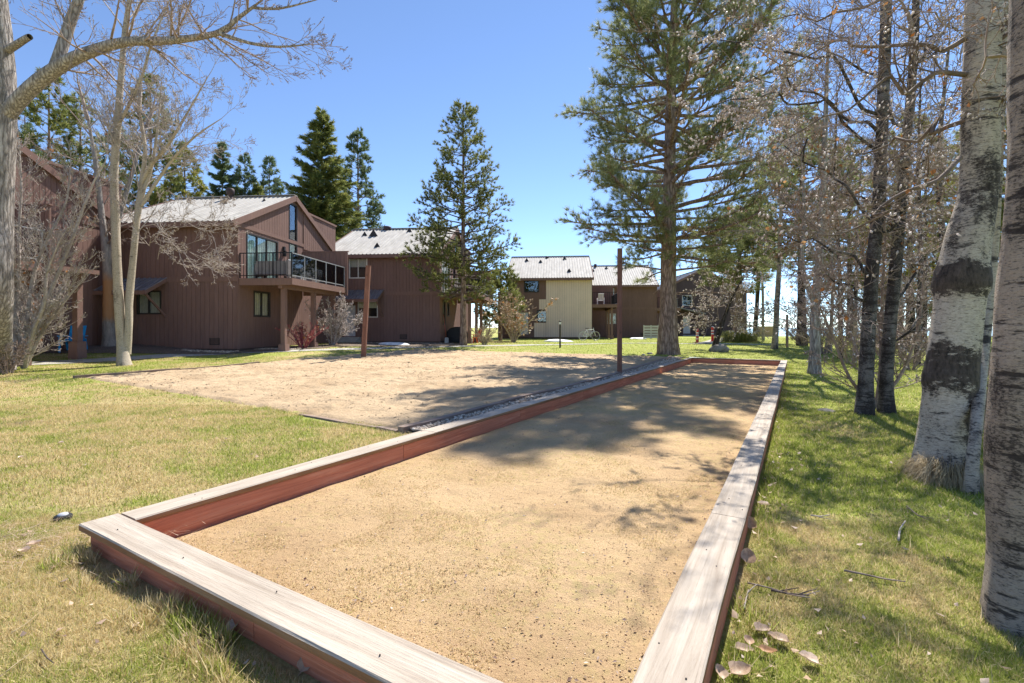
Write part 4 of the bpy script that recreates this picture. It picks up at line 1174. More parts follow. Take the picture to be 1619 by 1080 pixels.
def lumps(C, Dr, size, name, mat, parent, loc, aspect=2.2, k=1, jit=0.0):
    """small tapered catkins / buds: 4-sided spindles hanging along Dr"""
    C = np.repeat(np.asarray(C, float), k, 0); D = np.repeat(np.asarray(Dr, float), k, 0); n = len(C)
    C = C + jit * unit_v(n) * rng.random(n)[:, None]
    D = D + 0.35 * unit_v(n); D /= np.linalg.norm(D, axis=1, keepdims=True)
    A = np.cross(D, unit_v(n)); A /= np.linalg.norm(A, axis=1, keepdims=True) + 1e-9; B = np.cross(D, A)
    s = size * (0.6 + 0.8 * rng.random(n))[:, None]; L = s * aspect
    V = np.stack([C, C + D * L * .4 + A * s * .5, C + D * L * .45 + B * s * .5, C + D * L * .4 - A * s * .5, C + D * L * .45 - B * s * .5, C + D * L], 1) - np.array(tuple(loc))
    fc = np.array([(0, 2, 1), (0, 3, 2), (0, 4, 3), (0, 1, 4), (5, 1, 2), (5, 2, 3), (5, 3, 4), (5, 4, 1)])
    F = (fc[None] + (np.arange(n) * 6)[:, None, None]).reshape(-1, 3)
    return link(name, np_mesh(name, V, F), mat, parent)

def flats(C, size, name, mat, parent, loc):
    """dry leaves: bent quads"""
    C = np.asarray(C, float); n = len(C)
    d = unit_v(n); s = np.cross(d, unit_v(n)); s /= np.linalg.norm(s, axis=1, keepdims=True) + 1e-9; u = np.cross(d, s)
    L = size * (0.6 + 0.8 * rng.random(n))[:, None]
    V = np.stack([C, C + d * L * .5 + s * L * .4 + u * L * .12, C + d * L, C + d * L * .5 - s * L * .4 + u * L * .12], 1) - np.array(tuple(loc))
    idx = np.arange(n) * 4
    F = np.stack([np.stack([idx, idx + 1, idx + 2], 1), np.stack([idx, idx + 2, idx + 3], 1)], 1).reshape(-1, 3)
    return link(name, np_mesh(name, V, F), mat, parent)

def smooth_path(pts, rads, step=0.35):
    """Catmull-Rom through control points"""
    P = [Vector(p) for p in pts]; out, ro = [], []
    for i in range(len(P) - 1):
        p0, p1, p2, p3 = P[max(i - 1, 0)], P[i], P[i + 1], P[min(i + 2, len(P) - 1)]
        n = max(2, int((p2 - p1).length / step))
        for k in range(n):
            t = k / n
            out.append(0.5 * ((2 * p1) + (p2 - p0) * t + (2 * p0 - 5 * p1 + 4 * p2 - p3) * t * t + (3 * p1 - p0 - 3 * p2 + p3) * t ** 3))
            ro.append(rads[i] + (rads[i + 1] - rads[i]) * t)
    out.append(P[-1]); ro.append(rads[-1])
    return out, ro

def trunk_mesh(name, paths, mat, parent, loc, sides=14, flare=1.35, rough=0.06, seed=0, step=0.25, lumpz=()):
    """trunk and main limbs with an uneven surface, as one mesh; each path = (points, radii)"""
    Vs, Fs, off = [], [], 0
    r_ = np.random.default_rng(seed + 5)
    for pi_, (pts, rads) in enumerate(paths):
        P, Rd = smooth_path(pts, rads, step); n = len(P)
        P = np.array([tuple(p) for p in P]); Rd = np.array(Rd)
        if pi_ == 0 and flare:
            hgt = P[:, 2] - P[0, 2]
            Rd = Rd * (1 + (flare - 1) * np.exp(-hgt / (Rd[0] * 2.0 + 0.05)))
        D = np.gradient(P, axis=0); D /= np.linalg.norm(D, axis=1, keepdims=True) + 1e-9
        ref = np.array([0, 1.0, 0]) if abs(D[:, 1]).max() < 0.95 else np.array([1.0, 0, 0])
        A = np.cross(D, ref); A /= np.linalg.norm(A, axis=1, keepdims=True); B = np.cross(A, D)
        th = 2 * pi * np.arange(sides) / sides
        ang, hh = np.meshgrid(th, np.cumsum(np.linalg.norm(np.gradient(P, axis=0), axis=1)))
        q = 1 + rough * (2 * hnoise(np.cos(ang) * 1.3 + 5, np.sin(ang) * 1.3 + hh * 1.1, 1.0, seed) - 1) + rough * 0.7 * (2 * hnoise(np.cos(ang) * 3 + 9, np.sin(ang) * 3 + hh * 4, 1.0, seed + 3) - 1)
        if pi_ == 0 and flare:
            q = q + 0.16 * np.exp(-hh / 0.35) * np.sin(ang * 4 + seed)
        for (zc, wz, amp, a0) in (lumpz if pi_ == 0 else ()):
            q = q + amp * np.exp(-((P[:, 2][:, None] - zc) / wz) ** 2) * (1 if a0 is None else np.clip(0.5 + 0.5 * np.cos(ang - a0), 0, 1))
        V = P[:, None] + (A[:, None] * np.cos(th)[:, None] + B[:, None] * np.sin(th)[:, None]) * (Rd[:, None] * q)[:, :, None]
        idx = np.arange(n * sides).reshape(n, sides) + off
        F = np.stack([idx[:-1], np.roll(idx[:-1], -1, 1), np.roll(idx[1:], -1, 1), idx[1:]], -1).reshape(-1, 4)
        Vs.append(V.reshape(-1, 3)); Fs.append(F); off += n * sides
    V = np.concatenate(Vs) - np.array(tuple(loc))
    return link(name, np_mesh(name, V, np.concatenate(Fs), smooth=True), mat, parent)

def rdir():
    return Vector((R.gauss(0, 1), R.gauss(0, 1), R.gauss(0, 1))).normalized()

def side_dir(d, ang):
    a = d.orthogonal().normalized(); b = d.cross(a); t = R.uniform(0, 2 * pi)
    return (d * cos(ang) + (a * cos(t) + b * sin(t)) * sin(ang)).normalized()

def grow(tb, tips, p, d, L, r, lev, o):
    """one bare branch with its twigs"""
    n = o['npts'][lev]; pts = [p.copy()]; rad = [r]; q = p.copy(); d = d.copy()
    dirs = [d.copy()]
    for i in range(n - 1):
        d = (d + rdir() * o['wob'][lev] + Vector((0, 0, o['up'][lev])) / n).normalized()
        q = q + d * (L / (n - 1)); pts.append(q.copy()); dirs.append(d.copy())
        rad.append(max(o['rmin'], r * (1 - 0.8 * (i + 1) / (n - 1))))
    tb.add(pts, rad, 6 if r > 0.05 else (4 if r > 0.012 else 3))
    if lev + 1 < len(o['n']):
        for c in range(o['n'][lev]):
            t = R.uniform(o['t0'][lev], 1.0); f = t * (n - 1); i = min(int(f), n - 2)
            pp = pts[i].lerp(pts[i + 1], f - i)
            dd = side_dir(dirs[i], R.uniform(*o['ang']))
            if o.get('flat'): dd.z *= 0.6; dd.normalize()
            cl = o['len'][lev] * R.uniform(0.5, 1.1) * (1.1 - 0.6 * t) * (L if o.get('rel', True) else 1)
            grow(tb, tips, pp, dd, cl, max(o['rmin'], (rad[i]) * R.uniform(0.4, 0.6)), lev + 1, o)
    if lev >= o.get('tiplev', len(o['n']) - 1):
        for i in range(1, n):
            tips.append((tuple(pts[i]), tuple(dirs[i])))

BARE = dict(n=(7, 5, 3, 0), npts=(7, 6, 5, 4), wob=(0.14, 0.18, 0.22, 0.25), up=(0.25, 0.25, 0.3, 0.3), t0=(0.2, 0.15, 0.1, 0), len=(0.5, 0.5, 0.5), ang=(0.5, 1.05), rmin=0.0045)

def limb_grow(tb, tips, path, rads, n, Lr, o, t0=0.2, r0=None, up=0.0, bias=None, rscale=0.5):
    """twigs along an explicit limb"""
    P, Rd = smooth_path(path, rads, 0.2)
    for c in range(n):
        f = R.uniform(t0, 1) * (len(P) - 1); i = min(int(f), len(P) - 2)
        d = (P[i + 1] - P[i]).normalized(); dd = side_dir(d, R.uniform(0.6, 1.25))
        dd = (dd + Vector((0, 0, up))); 
        if bias is not None: dd = dd + Vector(bias)
        dd.normalize()
        grow(tb, tips, P[i], dd, R.uniform(*Lr), max(o['rmin'], min(Rd[i] * rscale, r0 or 9)), 0, o)
    grow(tb, tips, P[-1], (P[-1] - P[-2]).normalized(), Lr[1] * 0.7, Rd[-1], 0, o)

def pick(tips, frac, wf=None):
    if wf is not None:
        ws = np.array([wf(t[0]) for t in tips]); ws = ws / ws.sum()
        ids = np.random.default_rng(5).choice(len(tips), size=int(min(frac, len(tips) * 3)), p=ws)
        return [tips[i][0] for i in ids], [tips[i][1] for i in ids]
    if frac > 1: frac = frac / max(1, len(tips))
    k = [t for t in tips if R.random() < frac]
    return [t[0] for t in k], [t[1] for t in k]

# ---------- conifers
def conifer(name, label, base, H, c0, rmax, kind, mat, bark='bark_pine', r0=0.3, nwh=26, per=5, seed=0, k=14, nl=0.2, nw=0.02, lean=(0, 0), shape=1.0, top=0.0, cat="tree", group=None, dens=1.0, bare=0, asym=None):
    """pine / spruce: trunk, whorled limbs with side shoots, needle tufts on the shoots"""
    global rng
    R.seed(seed); rng = np.random.default_rng(seed + 100)
    b = Vector(base); root = empty(name, b, 0, label, cat, group)
    topv = b + Vector((lean[0], lean[1], H))
    mid = b + Vector((lean[0] * 0.35 + R.uniform(-.08, .08), lean[1] * .35, H * 0.5))
    path = [b - Vector((0, 0, 0.15)), b + Vector((0, 0, H * 0.12)), mid, topv]
    trunk_mesh("trunk", [(path, [r0, r0 * 0.86, r0 * 0.52, 0.02])], M[bark], root, b, 12, 1.35, 0.07, seed, 0.5)
    P, Rd = smooth_path(path, [r0, r0 * 0.86, r0 * 0.52, 0.02], 0.3)
    tb = Tubes(); C, D = [], []
    def on_trunk(z):
        f = min(max((z + 0.15) / (H + 0.15), 0), 1) * (len(P) - 1); i = min(int(f), len(P) - 2)
        return P[i].lerp(P[i + 1], f - i), Rd[i]
    a0 = R.uniform(0, 6)
    for wv in range(nwh):
        t = (wv + R.uniform(-.3, .3)) / nwh; t = min(max(t, 0), 0.995)
        z = c0 + (H - c0) * t
        if kind == 'spruce': rr = rmax * (1 - t) ** 0.9 + 0.12
        elif kind == 'cone': rr = rmax * (1 - t) ** 0.72 * (0.75 + 0.25 * min(1, t * 6)) + 0.15
        elif kind == 'round': rr = rmax * (0.35 + 0.65 * sin(pi * min(1, (t * 0.86 + 0.17)))) * (1 - t ** 4) + 0.15
        else: rr = rmax * (min(1, 0.62 + t * 1.6) * (1 - t ** 2.0 * shape)) + 0.25 * (1 - top)
        for j in range(per + (1 if R.random() < .5 else 0)):
            az = a0 + wv * 2.4 + j * 2 * pi / per + R.uniform(-.35, .35)
            L = rr * (R.uniform(0.45, 1.15) if kind == 'spruce' else R.uniform(0.62, 1.12))
            if asym is not None: L *= asym(az, t)
            if L < 0.15: continue
            p, tr = on_trunk(z + R.uniform(-.42, .42))
            out = Vector((cos(az), sin(az), 0))
            rise = (0.55 - 0.62 * (1 - t)) if kind == 'spruce' else (R.uniform(-0.05, 0.28) + 0.35 * t)
            n = 6; pts = [p]; q = p.copy(); d = (out + Vector((0, 0, rise))).normalized(); dirs = [d]
            for i in range(n - 1):
                bend = (0.10 if kind == 'spruce' else 0.14) * (i / n)
                d = (d + rdir() * 0.10 + Vector((0, 0, bend - (0.05 if i < 2 else 0)))).normalized()
                q = q + d * L / (n - 1); pts.append(q.copy()); dirs.append(d.copy())
            rb = max(0.012, min(tr * 0.42, 0.018 * L + 0.008))
            tb.add(pts, [rb * (1 - 0.75 * i / (n - 1)) for i in range(n)], 5 if rb > 0.03 else 3)
            ns = max(2, int(L * (9 if kind == 'spruce' else 5.0) * dens))
            for s in range(ns):
                f = (R.uniform(0.12, 1) if kind == 'spruce' else R.uniform(0.28, 1) ** 0.8); ff = f * (n - 1); i = min(int(ff), n - 2)
                pp = pts[i].lerp(pts[i + 1], ff - i)
                sd_ = side_dir(dirs[i], R.uniform(0.5, 1.1))
                if kind == 'spruce': sd_ = (sd_ * Vector((1, 1, 0.5)) + dirs[i] * 0.4 + Vector((0, 0, -0.12))).normalized()
                else: sd_ = (sd_ + Vector((0, 0, 0.35))).normalized()
                sl = (0.42 if kind == 'spruce' else 0.55) * (L ** 0.6) * R.uniform(0.3, 1.0) * (1.15 - 0.6 * f)
                m_ = 3
                sp = [pp + sd_ * sl * e / 2 + rdir() * 0.03 for e in range(m_)]
                tb.add(sp, [max(.006, rb * .35), .007, .005], 3)
                if kind == 'spruce':
                    for e in np.linspace(0.1, 1, max(2, int(sl / 0.12))): C.append(pp + sd_ * sl * e); D.append(sd_)
                else:
                    for e in ((0.55, 1.0) if sl > 0.3 else (1.0,)):
                        C.append(pp + sd_ * sl * e); D.append((sd_ + Vector((0, 0, 0.3))).normalized())
            C.append(pts[-1]); D.append(dirs[-1])
            if kind != 'spruce':
                C.append(pts[-2]); D.append(dirs[-2])
    for i in range(6): C.append(topv - Vector((0, 0, 0.15 * i))); D.append(Vector((0, 0, 1)))
    # dead stubs under the crown
    for i in range(bare):
        z = R.uniform(c0 * 0.45, c0); p, tr = on_trunk(z); az = R.uniform(0, 6.28)
        L = R.uniform(0.4, 1.6); d = Vector((cos(az), sin(az), R.uniform(-.3, .2)))
        tb.add([p, p + d * L * .5 + rdir() * .06, p + d * L + rdir() * .15], [.018, .012, .006], 3)
    tb.build("branches", M['twig_dark'] if kind != 'pine' else M['bark_pine'], root, b)
    tufts([tuple(c) for c in C], [tuple(d) for d in D], k, nl, nw, 0.55 if kind == 'spruce' else 0.75, "crown", M[mat], root, b)
    rng = np.random.default_rng(seed + 900)
    return root
# ------------------------------------------------------------------ conifers
def cbase(px, Y):
    x = (px - CXP) / FPX * Y
    return (x, Y, gz(x, Y))
def ctop(py, base): return CAM_H - (py - HYP) / FPX * base[1] - base[2]

GC = "evergreens behind the houses"
b = cbase(1057, 20.3)
conifer("pine_tree", "tall ponderosa pine with thick reddish trunk at the end of the bocce court", b, 21.5, 4.2, 4.9, 'pine', 'needles_pine', r0=0.40, nwh=38, per=5, seed=3, k=28, nl=0.25, nw=0.0155, lean=(0.55, 0.2), bare=14, dens=1.45,
        asym=lambda az, t: 1.12 if cos(az) > 0.2 and t < 0.35 else 1.0)
b = cbase(733, 26.6)
conifer("pine_tree", "slender bushy pine standing at the corner of the middle brown house", b, ctop(168, b), 3.0, 3.3, 'cone', 'needles_lodge', r0=0.19, nwh=30, per=5, seed=9, k=18, nl=0.19, nw=0.028, bare=0, dens=1.4)
b = cbase(510, 41)
conifer("spruce_tree", "tall dense pointed spruce rising behind the nearest brown house", b, ctop(176, b), 2.0, 5.2, 'spruce', 'needles_spruce', r0=0.3, nwh=44, per=8, seed=4, k=7, nl=0.34, nw=0.06, dens=1.4, group=GC)
b = cbase(566, 47)
conifer("pine_tree", "loose narrow pine just right of the tall dense spruce", b, ctop(208, b), 2.5, 3.0, 'pine', 'needles_blue', r0=0.25, nwh=28, per=5, seed=6, k=16, nl=0.30, nw=0.055, dens=1.5, group=GC)
for i, (px, py, Y, rm, lab, m) in enumerate([
        (352, 226, 56, 4.2, "dark pointed fir above the chimney of the nearest brown house", 'needles_blue'),
        (388, 246, 58, 3.4, "middle one of three small evergreens over the metal roof", 'needles_blue'),
        (427, 249, 60, 3.6, "rightmost of three small evergreens over the metal roof", 'needles_blue'),
        (408, 290, 57, 2.4, "short evergreen tip peeking between two taller ones over the metal roof", 'needles_spruce')]):
    b = cbase(px, Y)
    conifer("fir_tree", lab, b, ctop(py, b), 1.5, rm * (1 if i in (0, 3) else .8), 'spruce' if i in (0, 3) else 'pine', m, r0=0.2, nwh=32, per=7, seed=30 + i, k=7, nl=0.40, nw=0.085, dens=1.2, group=GC)
for i, (px, py, Y, rm, kind, m, lab) in enumerate([
        (78, 115, 36, 3.4, 'pine', 'needles_lodge', "pine behind the left house, just right of the big bare trunk"),
        (128, 150, 41, 3.0, 'pine', 'needles_pine', "pine with dark trunk above the roof of the left house"),
        (238, 120, 40, 3.6, 'pine', 'needles_lodge', "broad pine behind the twin-stemmed aspen"),
        (185, 200, 45, 3.0, 'pine', 'needles_blue', "bluish pine half hidden by the pale aspen stem"),
        (292, 230, 44, 2.6, 'round', 'needles_yellow', "low yellowish pine over the left end of the metal roof"),
        (40, 160, 48, 3.2, 'pine', 'needles_blue', "far pine seen through bare branches at the left edge")]):
    b = cbase(px, Y)
    conifer("pine_tree", lab, b, ctop(py, b), 3.0, rm, kind, m, r0=0.25, nwh=26, per=5, seed=50 + i, k=13, nl=0.32, nw=0.06, dens=1.15, group=GC)
for i, (px, py, Y, H, c0, rm, m, lab) in enumerate([
        (1168, None, 34, 9.0, 4.0, 3.0, 'needles_pine', "stout pine on a grassy mound right of the dark house"),
        (1268, None, 28, 13.5, 4.8, 3.2, 'needles_pine', "pine with thin crown behind the orange catkins"),
        (1345, None, 36, 15.0, 3.5, 3.2, 'needles_lodge', "pine seen through the bare branches behind the dark twin trunks"),
        (1440, None, 30, 14.0, 2.5, 3.4, 'needles_yellow', "pale green pine left of the large aspen, behind bare twigs"),
        (1600, None, 22, 12.0, 3.0, 3.0, 'needles_lodge', "pine showing between the two right-hand aspen trunks"),
        (1530, None, 34, 15.0, 2.0, 3.2, 'needles_pine', "pine hidden mostly behind the large aspen trunk")]):
    b = cbase(px, Y)
    conifer("pine_tree", lab, b, H, c0, rm, 'pine', m, r0=0.27 if i else 0.36, nwh=22, per=5, seed=70 + i, k=14, nl=0.30, nw=0.042, dens=1.2, group="pines at the right-hand edge of the lawn", bark='bark_dark' if i else 'bark_pine')
b = cbase(792, 37)
conifer("pine_tree", "small pine in the gap between the middle house and the tan-panelled house", b, 5.6, 1.2, 1.9, 'pine', 'needles_lodge', r0=0.13, nwh=13, per=5, seed=90, k=18, nl=0.22, nw=0.05, dens=1.8)

# ------------------------------------------------------------------ bare trees
def bare_tree(name, label, base, trunkpaths, bark, twigmat, limbs, seed, extras=(), sides=14, flare=1.35, rough=0.06, lumpz=(), group=None, step=0.25, twiglimbs=()):
    """trunk paths + grown limbs; limbs = list of dict(path, rads, n, L, o, ...)"""
    global rng
    R.seed(seed); rng = np.random.default_rng(seed)
    b = Vector(base); root = empty(name, b, 0, label, "tree", group)
    trunk_mesh("trunk", trunkpaths, M[bark], root, b, sides, flare, rough, seed, step, lumpz)
    tb = Tubes(); tips = []
    for (lp, lr) in twiglimbs:
        P, Rd = smooth_path(lp, lr, .2); tb.add(P, Rd, 7)
    for l in limbs: limb_grow(tb, tips, l['path'], l['rads'], l['n'], l['L'], l.get('o', BARE), l.get('t0', 0.2), l.get('r0'), l.get('up', 0.0), l.get('bias'), l.get('rs', 0.5))
    tb.build("branches", M[twigmat], root, b)
    for (kind, frac, size, mat, nm, kw) in extras:
        C, D = pick(tips, frac, kw.get('wfun'))
        if not C: continue
        if kind == 'lump': stuffed(lumps(C, [(d[0] * 0.4, d[1] * 0.4, d[2] * 0.4 + kw.get('hang', -0.6)) for d in D], size, nm, M[mat], root, b, kw.get('aspect', 2.2), kw.get('k', 1), kw.get('jit', 0.02)))
        elif kind == 'bud': stuffed(lumps(C, D, size, nm, M[mat], root, b, kw.get('aspect', 2.0), kw.get('k', 1), kw.get('jit', 0.0)))
        elif kind == 'leaf': stuffed(flats(C, size, nm, M[mat], root, b))
    return root
def V3(*pts): return [at(*p) for p in pts]

O1 = dict(BARE, n=(7, 4, 2, 0), len=(0.62, 0.6, 0.6), ang=(0.4, 0.9), rmin=0.0046, wob=(0.16, 0.2, 0.22, 0.2))
O3 = dict(n=(6, 3, 0), npts=(7, 6, 4), wob=(0.22, 0.25, 0.25), up=(0.15, 0.15, 0.1), t0=(0.1, 0.1, 0), len=(0.65, 0.6), ang=(0.4, 0.95), rmin=0.0022)
O2 = dict(BARE, n=(5, 4, 2, 0), ang=(0.4, 0.95), len=(0.6, 0.6, 0.5), rmin=0.0046)
OS = dict(n=(7, 5, 0), npts=(6, 5, 4), wob=(0.16, 0.2, 0.22), up=(0.3, 0.35, 0.4), t0=(0.15, 0.1, 0), len=(0.45, 0.5), ang=(0.45, 1.0), rmin=0.005)

# big grey cottonwood at the left edge
Y = 12.0
b = gp(-10, 588)
tr = [b - Vector((0, 0, .1))] + V3((-6, 470, Y), (-4, 330, Y), (2, 180, Y), (-4, 60, Y), (-20, -120, Y), (-30, -400, Y + .4))
lim1 = V3((8, 185, Y), (40, 148, Y - .1), (90, 108, Y - .2), (140, 83, Y - .3), (200, 66, Y - .5), (270, 64, Y - .6), (345, 52, Y - .8), (375, 30, Y - .9), (405, 8, Y - 1))
lim1b = V3((345, 52, Y - .8), (395, 68, Y - .9), (440, 74, Y - 1), (490, 70, Y - 1.1))
lim1c = V3((400, 12, Y - 1), (440, 14, Y - 1), (500, 0, Y - 1.2))
lim2 = V3((86, 112, Y - .2), (100, 70, Y - .1), (115, 25, Y), (135, -30, Y), (150, -120, Y + .3))
lim3 = V3((12, 80, Y), (40, 62, Y - .5), (48, 58, Y - .6))
LB = dict(O1, up=(0.12, 0.15, 0.2, 0.2))
bare_tree("cottonwood_tree", "big grey-barked bare tree at the left edge with a long arching limb", b,
          [(tr, [.33, .30, .30, .29, .28, .22, .12]), (lim1, [.185, .165, .15, .13, .108, .085, .062, .045, .028]), (lim2, [.13, .12, .11, .09, .05]), (lim3, [.09, .07, .06]),
           (lim1b, [.05, .035, .025, .012]), (lim1c, [.035, .025, .01])],
          'bark_grey', 'twig_brown',
          [dict(path=lim1, rads=[.12, .11, .1, .09, .08, .06, .05, .04, .03], n=32, L=(0.9, 2.2), o=LB, t0=0.25, r0=.03, up=0.0),
           dict(path=lim1b, rads=[.05, .035, .025, .012], n=7, L=(0.5, 1.1), o=O2, t0=0.2, up=0.1, r0=.016), dict(path=lim1c, rads=[.035, .025, .012], n=6, L=(0.4, 1.0), o=O2, t0=0.1, up=0.1, r0=.016),
           dict(path=lim2, rads=[.1, .08, .07, .05, .03], n=16, L=(1.0, 2.4), o=O1, r0=.03, up=0.1), dict(path=tr[3:], rads=[.1] * 4, n=10, L=(1.0, 2.4), o=O1, r0=.03, up=0.2)], 21,
          [('bud', 0.22, 0.015, 'bud_brown', 'buds', dict(aspect=2.6))], sides=22, flare=1.25, rough=0.05)

# twin-stemmed pale aspen in front of the first house
Y = gp(197, 577).y
b = gp(197, 578)
s1 = [b - Vector((0, 0, .1))] + V3((193, 540, Y), (189, 490, Y), (186, 430, Y), (183, 350, Y), (181, 280, Y), (186, 200, Y), (192, 120, Y), (198, 50, Y), (207, -20, Y), (212, -140, Y))
s2 = V3((200, 560, Y), (204, 520, Y + .05), (205, 470, Y + .1), (210, 420, Y + .15), (217, 350, Y + .2), (224, 290, Y + .3), (230, 240, Y + .3), (222, 180, Y + .4))
s3 = V3((224, 290, Y + .3), (240, 260, Y + .2), (262, 235, Y), (290, 190, Y - .2), (330, 120, Y - .3))
s4 = V3((186, 200, Y), (205, 165, Y - .2), (225, 120, Y - .4), (240, 70, Y - .5), (268, 0, Y - .5))
low = [V3((208, 440 - 18 * i, Y + .1), (250 + 6 * i, 410 - 16 * i, Y - .2), (300, 420 - 22 * i, Y - .4), (345 - 3 * i, 400 - 18 * i + (i % 2) * 10, Y - .6)) for i in range(5)]
s5 = V3((219, 340, Y + .2), (228, 300, Y + .3), (240, 265, Y + .35), (250, 200, Y + .4), (256, 130, Y + .4))
s6 = V3((224, 325, Y + .2), (250, 285, Y + .2), (275, 250, Y + .1), (310, 215, Y), (350, 188, Y))
bare_tree("aspen_tree", "pale twin-stemmed bare aspen on the grass strip before the nearest house", b,
          [(s1, [.165, .145, .135, .13, .122, .113, .105, .09, .075, .06, .03]), (s2, [.13, .11, .105, .10, .095, .08, .06, .035]), (s3, [.07, .06, .05, .035, .012]), (s4, [.06, .05, .04, .03, .015]), (s5, [.07, .06, .05, .035, .015]), (s6, [.06, .05, .04, .03, .012])],
          'bark_aspen_cream', 'twig_pale',
          [dict(path=l, rads=[.026, .02, .014, .008], n=9, L=(0.5, 1.15), o=O2, t0=0.25, r0=.012, up=0.05) for l in low] +
          [dict(path=s5, rads=[.05, .045, .04, .03, .012], n=14, L=(0.8, 2.0), o=O1, r0=.02, up=0.15), dict(path=s6, rads=[.05, .04, .03, .02, .01], n=16, L=(0.6, 1.7), o=O1, r0=.02, up=0.1), dict(path=s1[4:], rads=[.1] * 7, n=34, L=(0.9, 2.4), o=O1, r0=.025, up=0.15), dict(path=s2[3:], rads=[.08] * 5, n=13, L=(0.8, 2.0), o=O1, r0=.022, up=0.15), dict(path=s3, rads=[.05, .04, .03, .02, .012], n=12, L=(0.8, 1.8), o=O1, r0=.02, up=0.15),
           dict(path=s4, rads=[.05, .04, .03, .02, .012], n=12, L=(0.8, 2.0), o=O1, r0=.02, up=0.15)], 22,
          [('bud', 0.18, 0.017, 'bud_brown', 'buds', dict(aspect=2.4)), ('bud', 0.07, 0.024, 'catkin_cream', 'catkins', dict(aspect=1.8))], sides=16, rough=0.07)

# scarred trunk close to the house wall
b = gp(176, 552.5)
Y = b.y
s1 = [b - Vector((0, 0, .1))] + V3((173, 520, Y), (172, 480, Y), (171, 440, Y), (166, 380, Y), (160, 330, Y), (152, 260, Y), (140, 190, Y))
s2 = V3((170, 430, Y), (182, 370, Y + .2), (196, 320, Y + .3), (214, 260, Y + .4), (232, 200, Y + .5))
bare_tree("maple_tree", "bare tree with an orange scarred trunk against the nearest house wall", b,
          [(s1, [.24, .2, .19, .17, .12, .1, .08, .04]), (s2, [.11, .09, .08, .06, .03])], 'bark_scarred', 'twig_brown',
          [dict(path=s1[3:], rads=[.08] * 5, n=13, L=(1.0, 2.6), o=O1, r0=.03, up=0.2), dict(path=s2, rads=[.07] * 5, n=13, L=(1.0, 2.4), o=O1, r0=.03, up=0.2)], 23, [], sides=14)

# ---- right-hand aspens
b = gp(1489, 748); Y = b.y
tr = [b - Vector((0, 0, .12))] + V3((1497, 690, Y), (1504, 620, Y), (1508, 560, Y), (1516, 490, Y), (1521, 435, Y), (1531, 375, Y), (1546, 310, Y), (1550, 250, Y), (1551, 150, Y), (1556, 0, Y), (1562, -200, Y), (1560, -500, Y), (1570, -900, Y))
rr = [.208, .198, .192, .195, .184, .192, .166, .142, .140, .140, .136, .128, .10, .06]
zz = lambda py: CAM_H - (py - HYP) / FPX * Y
bigasp_limbs = [V3((1518, 250, Y - .1), (1450, 290, Y - .2), (1380, 335, Y - .2), (1300, 372, Y - .1)), V3((1526, 118, Y), (1450, 128, Y - .1), (1384, 148, Y - .1), (1270, 205, Y)),
                V3((1528, 60, Y), (1440, 70, Y + .2), (1350, 60, Y + .4), (1230, 100, Y + .6)), V3((1530, -30, Y), (1430, -20, Y + .4), (1330, 20, Y + .8), (1230, 30, Y + 1.2)),
                V3((1570, 165, Y), (1600, 150, Y - .2), (1660, 120, Y - .4)), V3((1575, 60, Y), (1610, 50, Y - .2), (1680, 0, Y - .4)),
                V3((1530, 190, Y), (1470, 205, Y + .3), (1400, 235, Y + .8), (1340, 240, Y + 1.2))]
def kinky(l, seed, k=.10):
    r_ = random.Random(seed); out = []
    for i in range(len(l) - 1):
        for f in (0, .33, .66): out.append(l[i].lerp(l[i + 1], f) + Vector((r_.gauss(0, 1), r_.gauss(0, 1), r_.gauss(0, 1))) * (k if out else 0))
    return out + [l[-1]]
bigasp_limbs = [kinky(l, i, .055) for i, l in enumerate(bigasp_limbs)]
bare_tree("aspen_tree", "largest white aspen with black bark bands and a dark burl collar", b, [(tr, rr)], 'bark_old_aspen', 'twig_umber',
          [dict(path=l, rads=np.linspace(.024, .007, len(l)).tolist(), n=13, L=(0.35, 1.0), o=dict(O3, rmin=0.0019), t0=0.2, r0=.010, up=0.05) for l in bigasp_limbs] +
          [], 25,
          [('leaf', 130, 0.042, 'leaf_dry', 'dry_leaves', {}), ('lump', 1100, 0.019, 'catkin_white', 'catkins', dict(aspect=2.2))], sides=44, flare=1.22, rough=0.045, step=0.06, twiglimbs=[(l, np.linspace(.024, .006, len(l)).tolist()) for l in bigasp_limbs],
          lumpz=[(zz(452), .035, .20, None), (zz(600), .10, .12, 0.2), (zz(435), .10, .08, None), (zz(275), .04, .09, 2.5), (zz(245), .03, .06, 1.5), (zz(360), .03, .05, 4.0), (zz(520), .05, -.05, 2.0)])
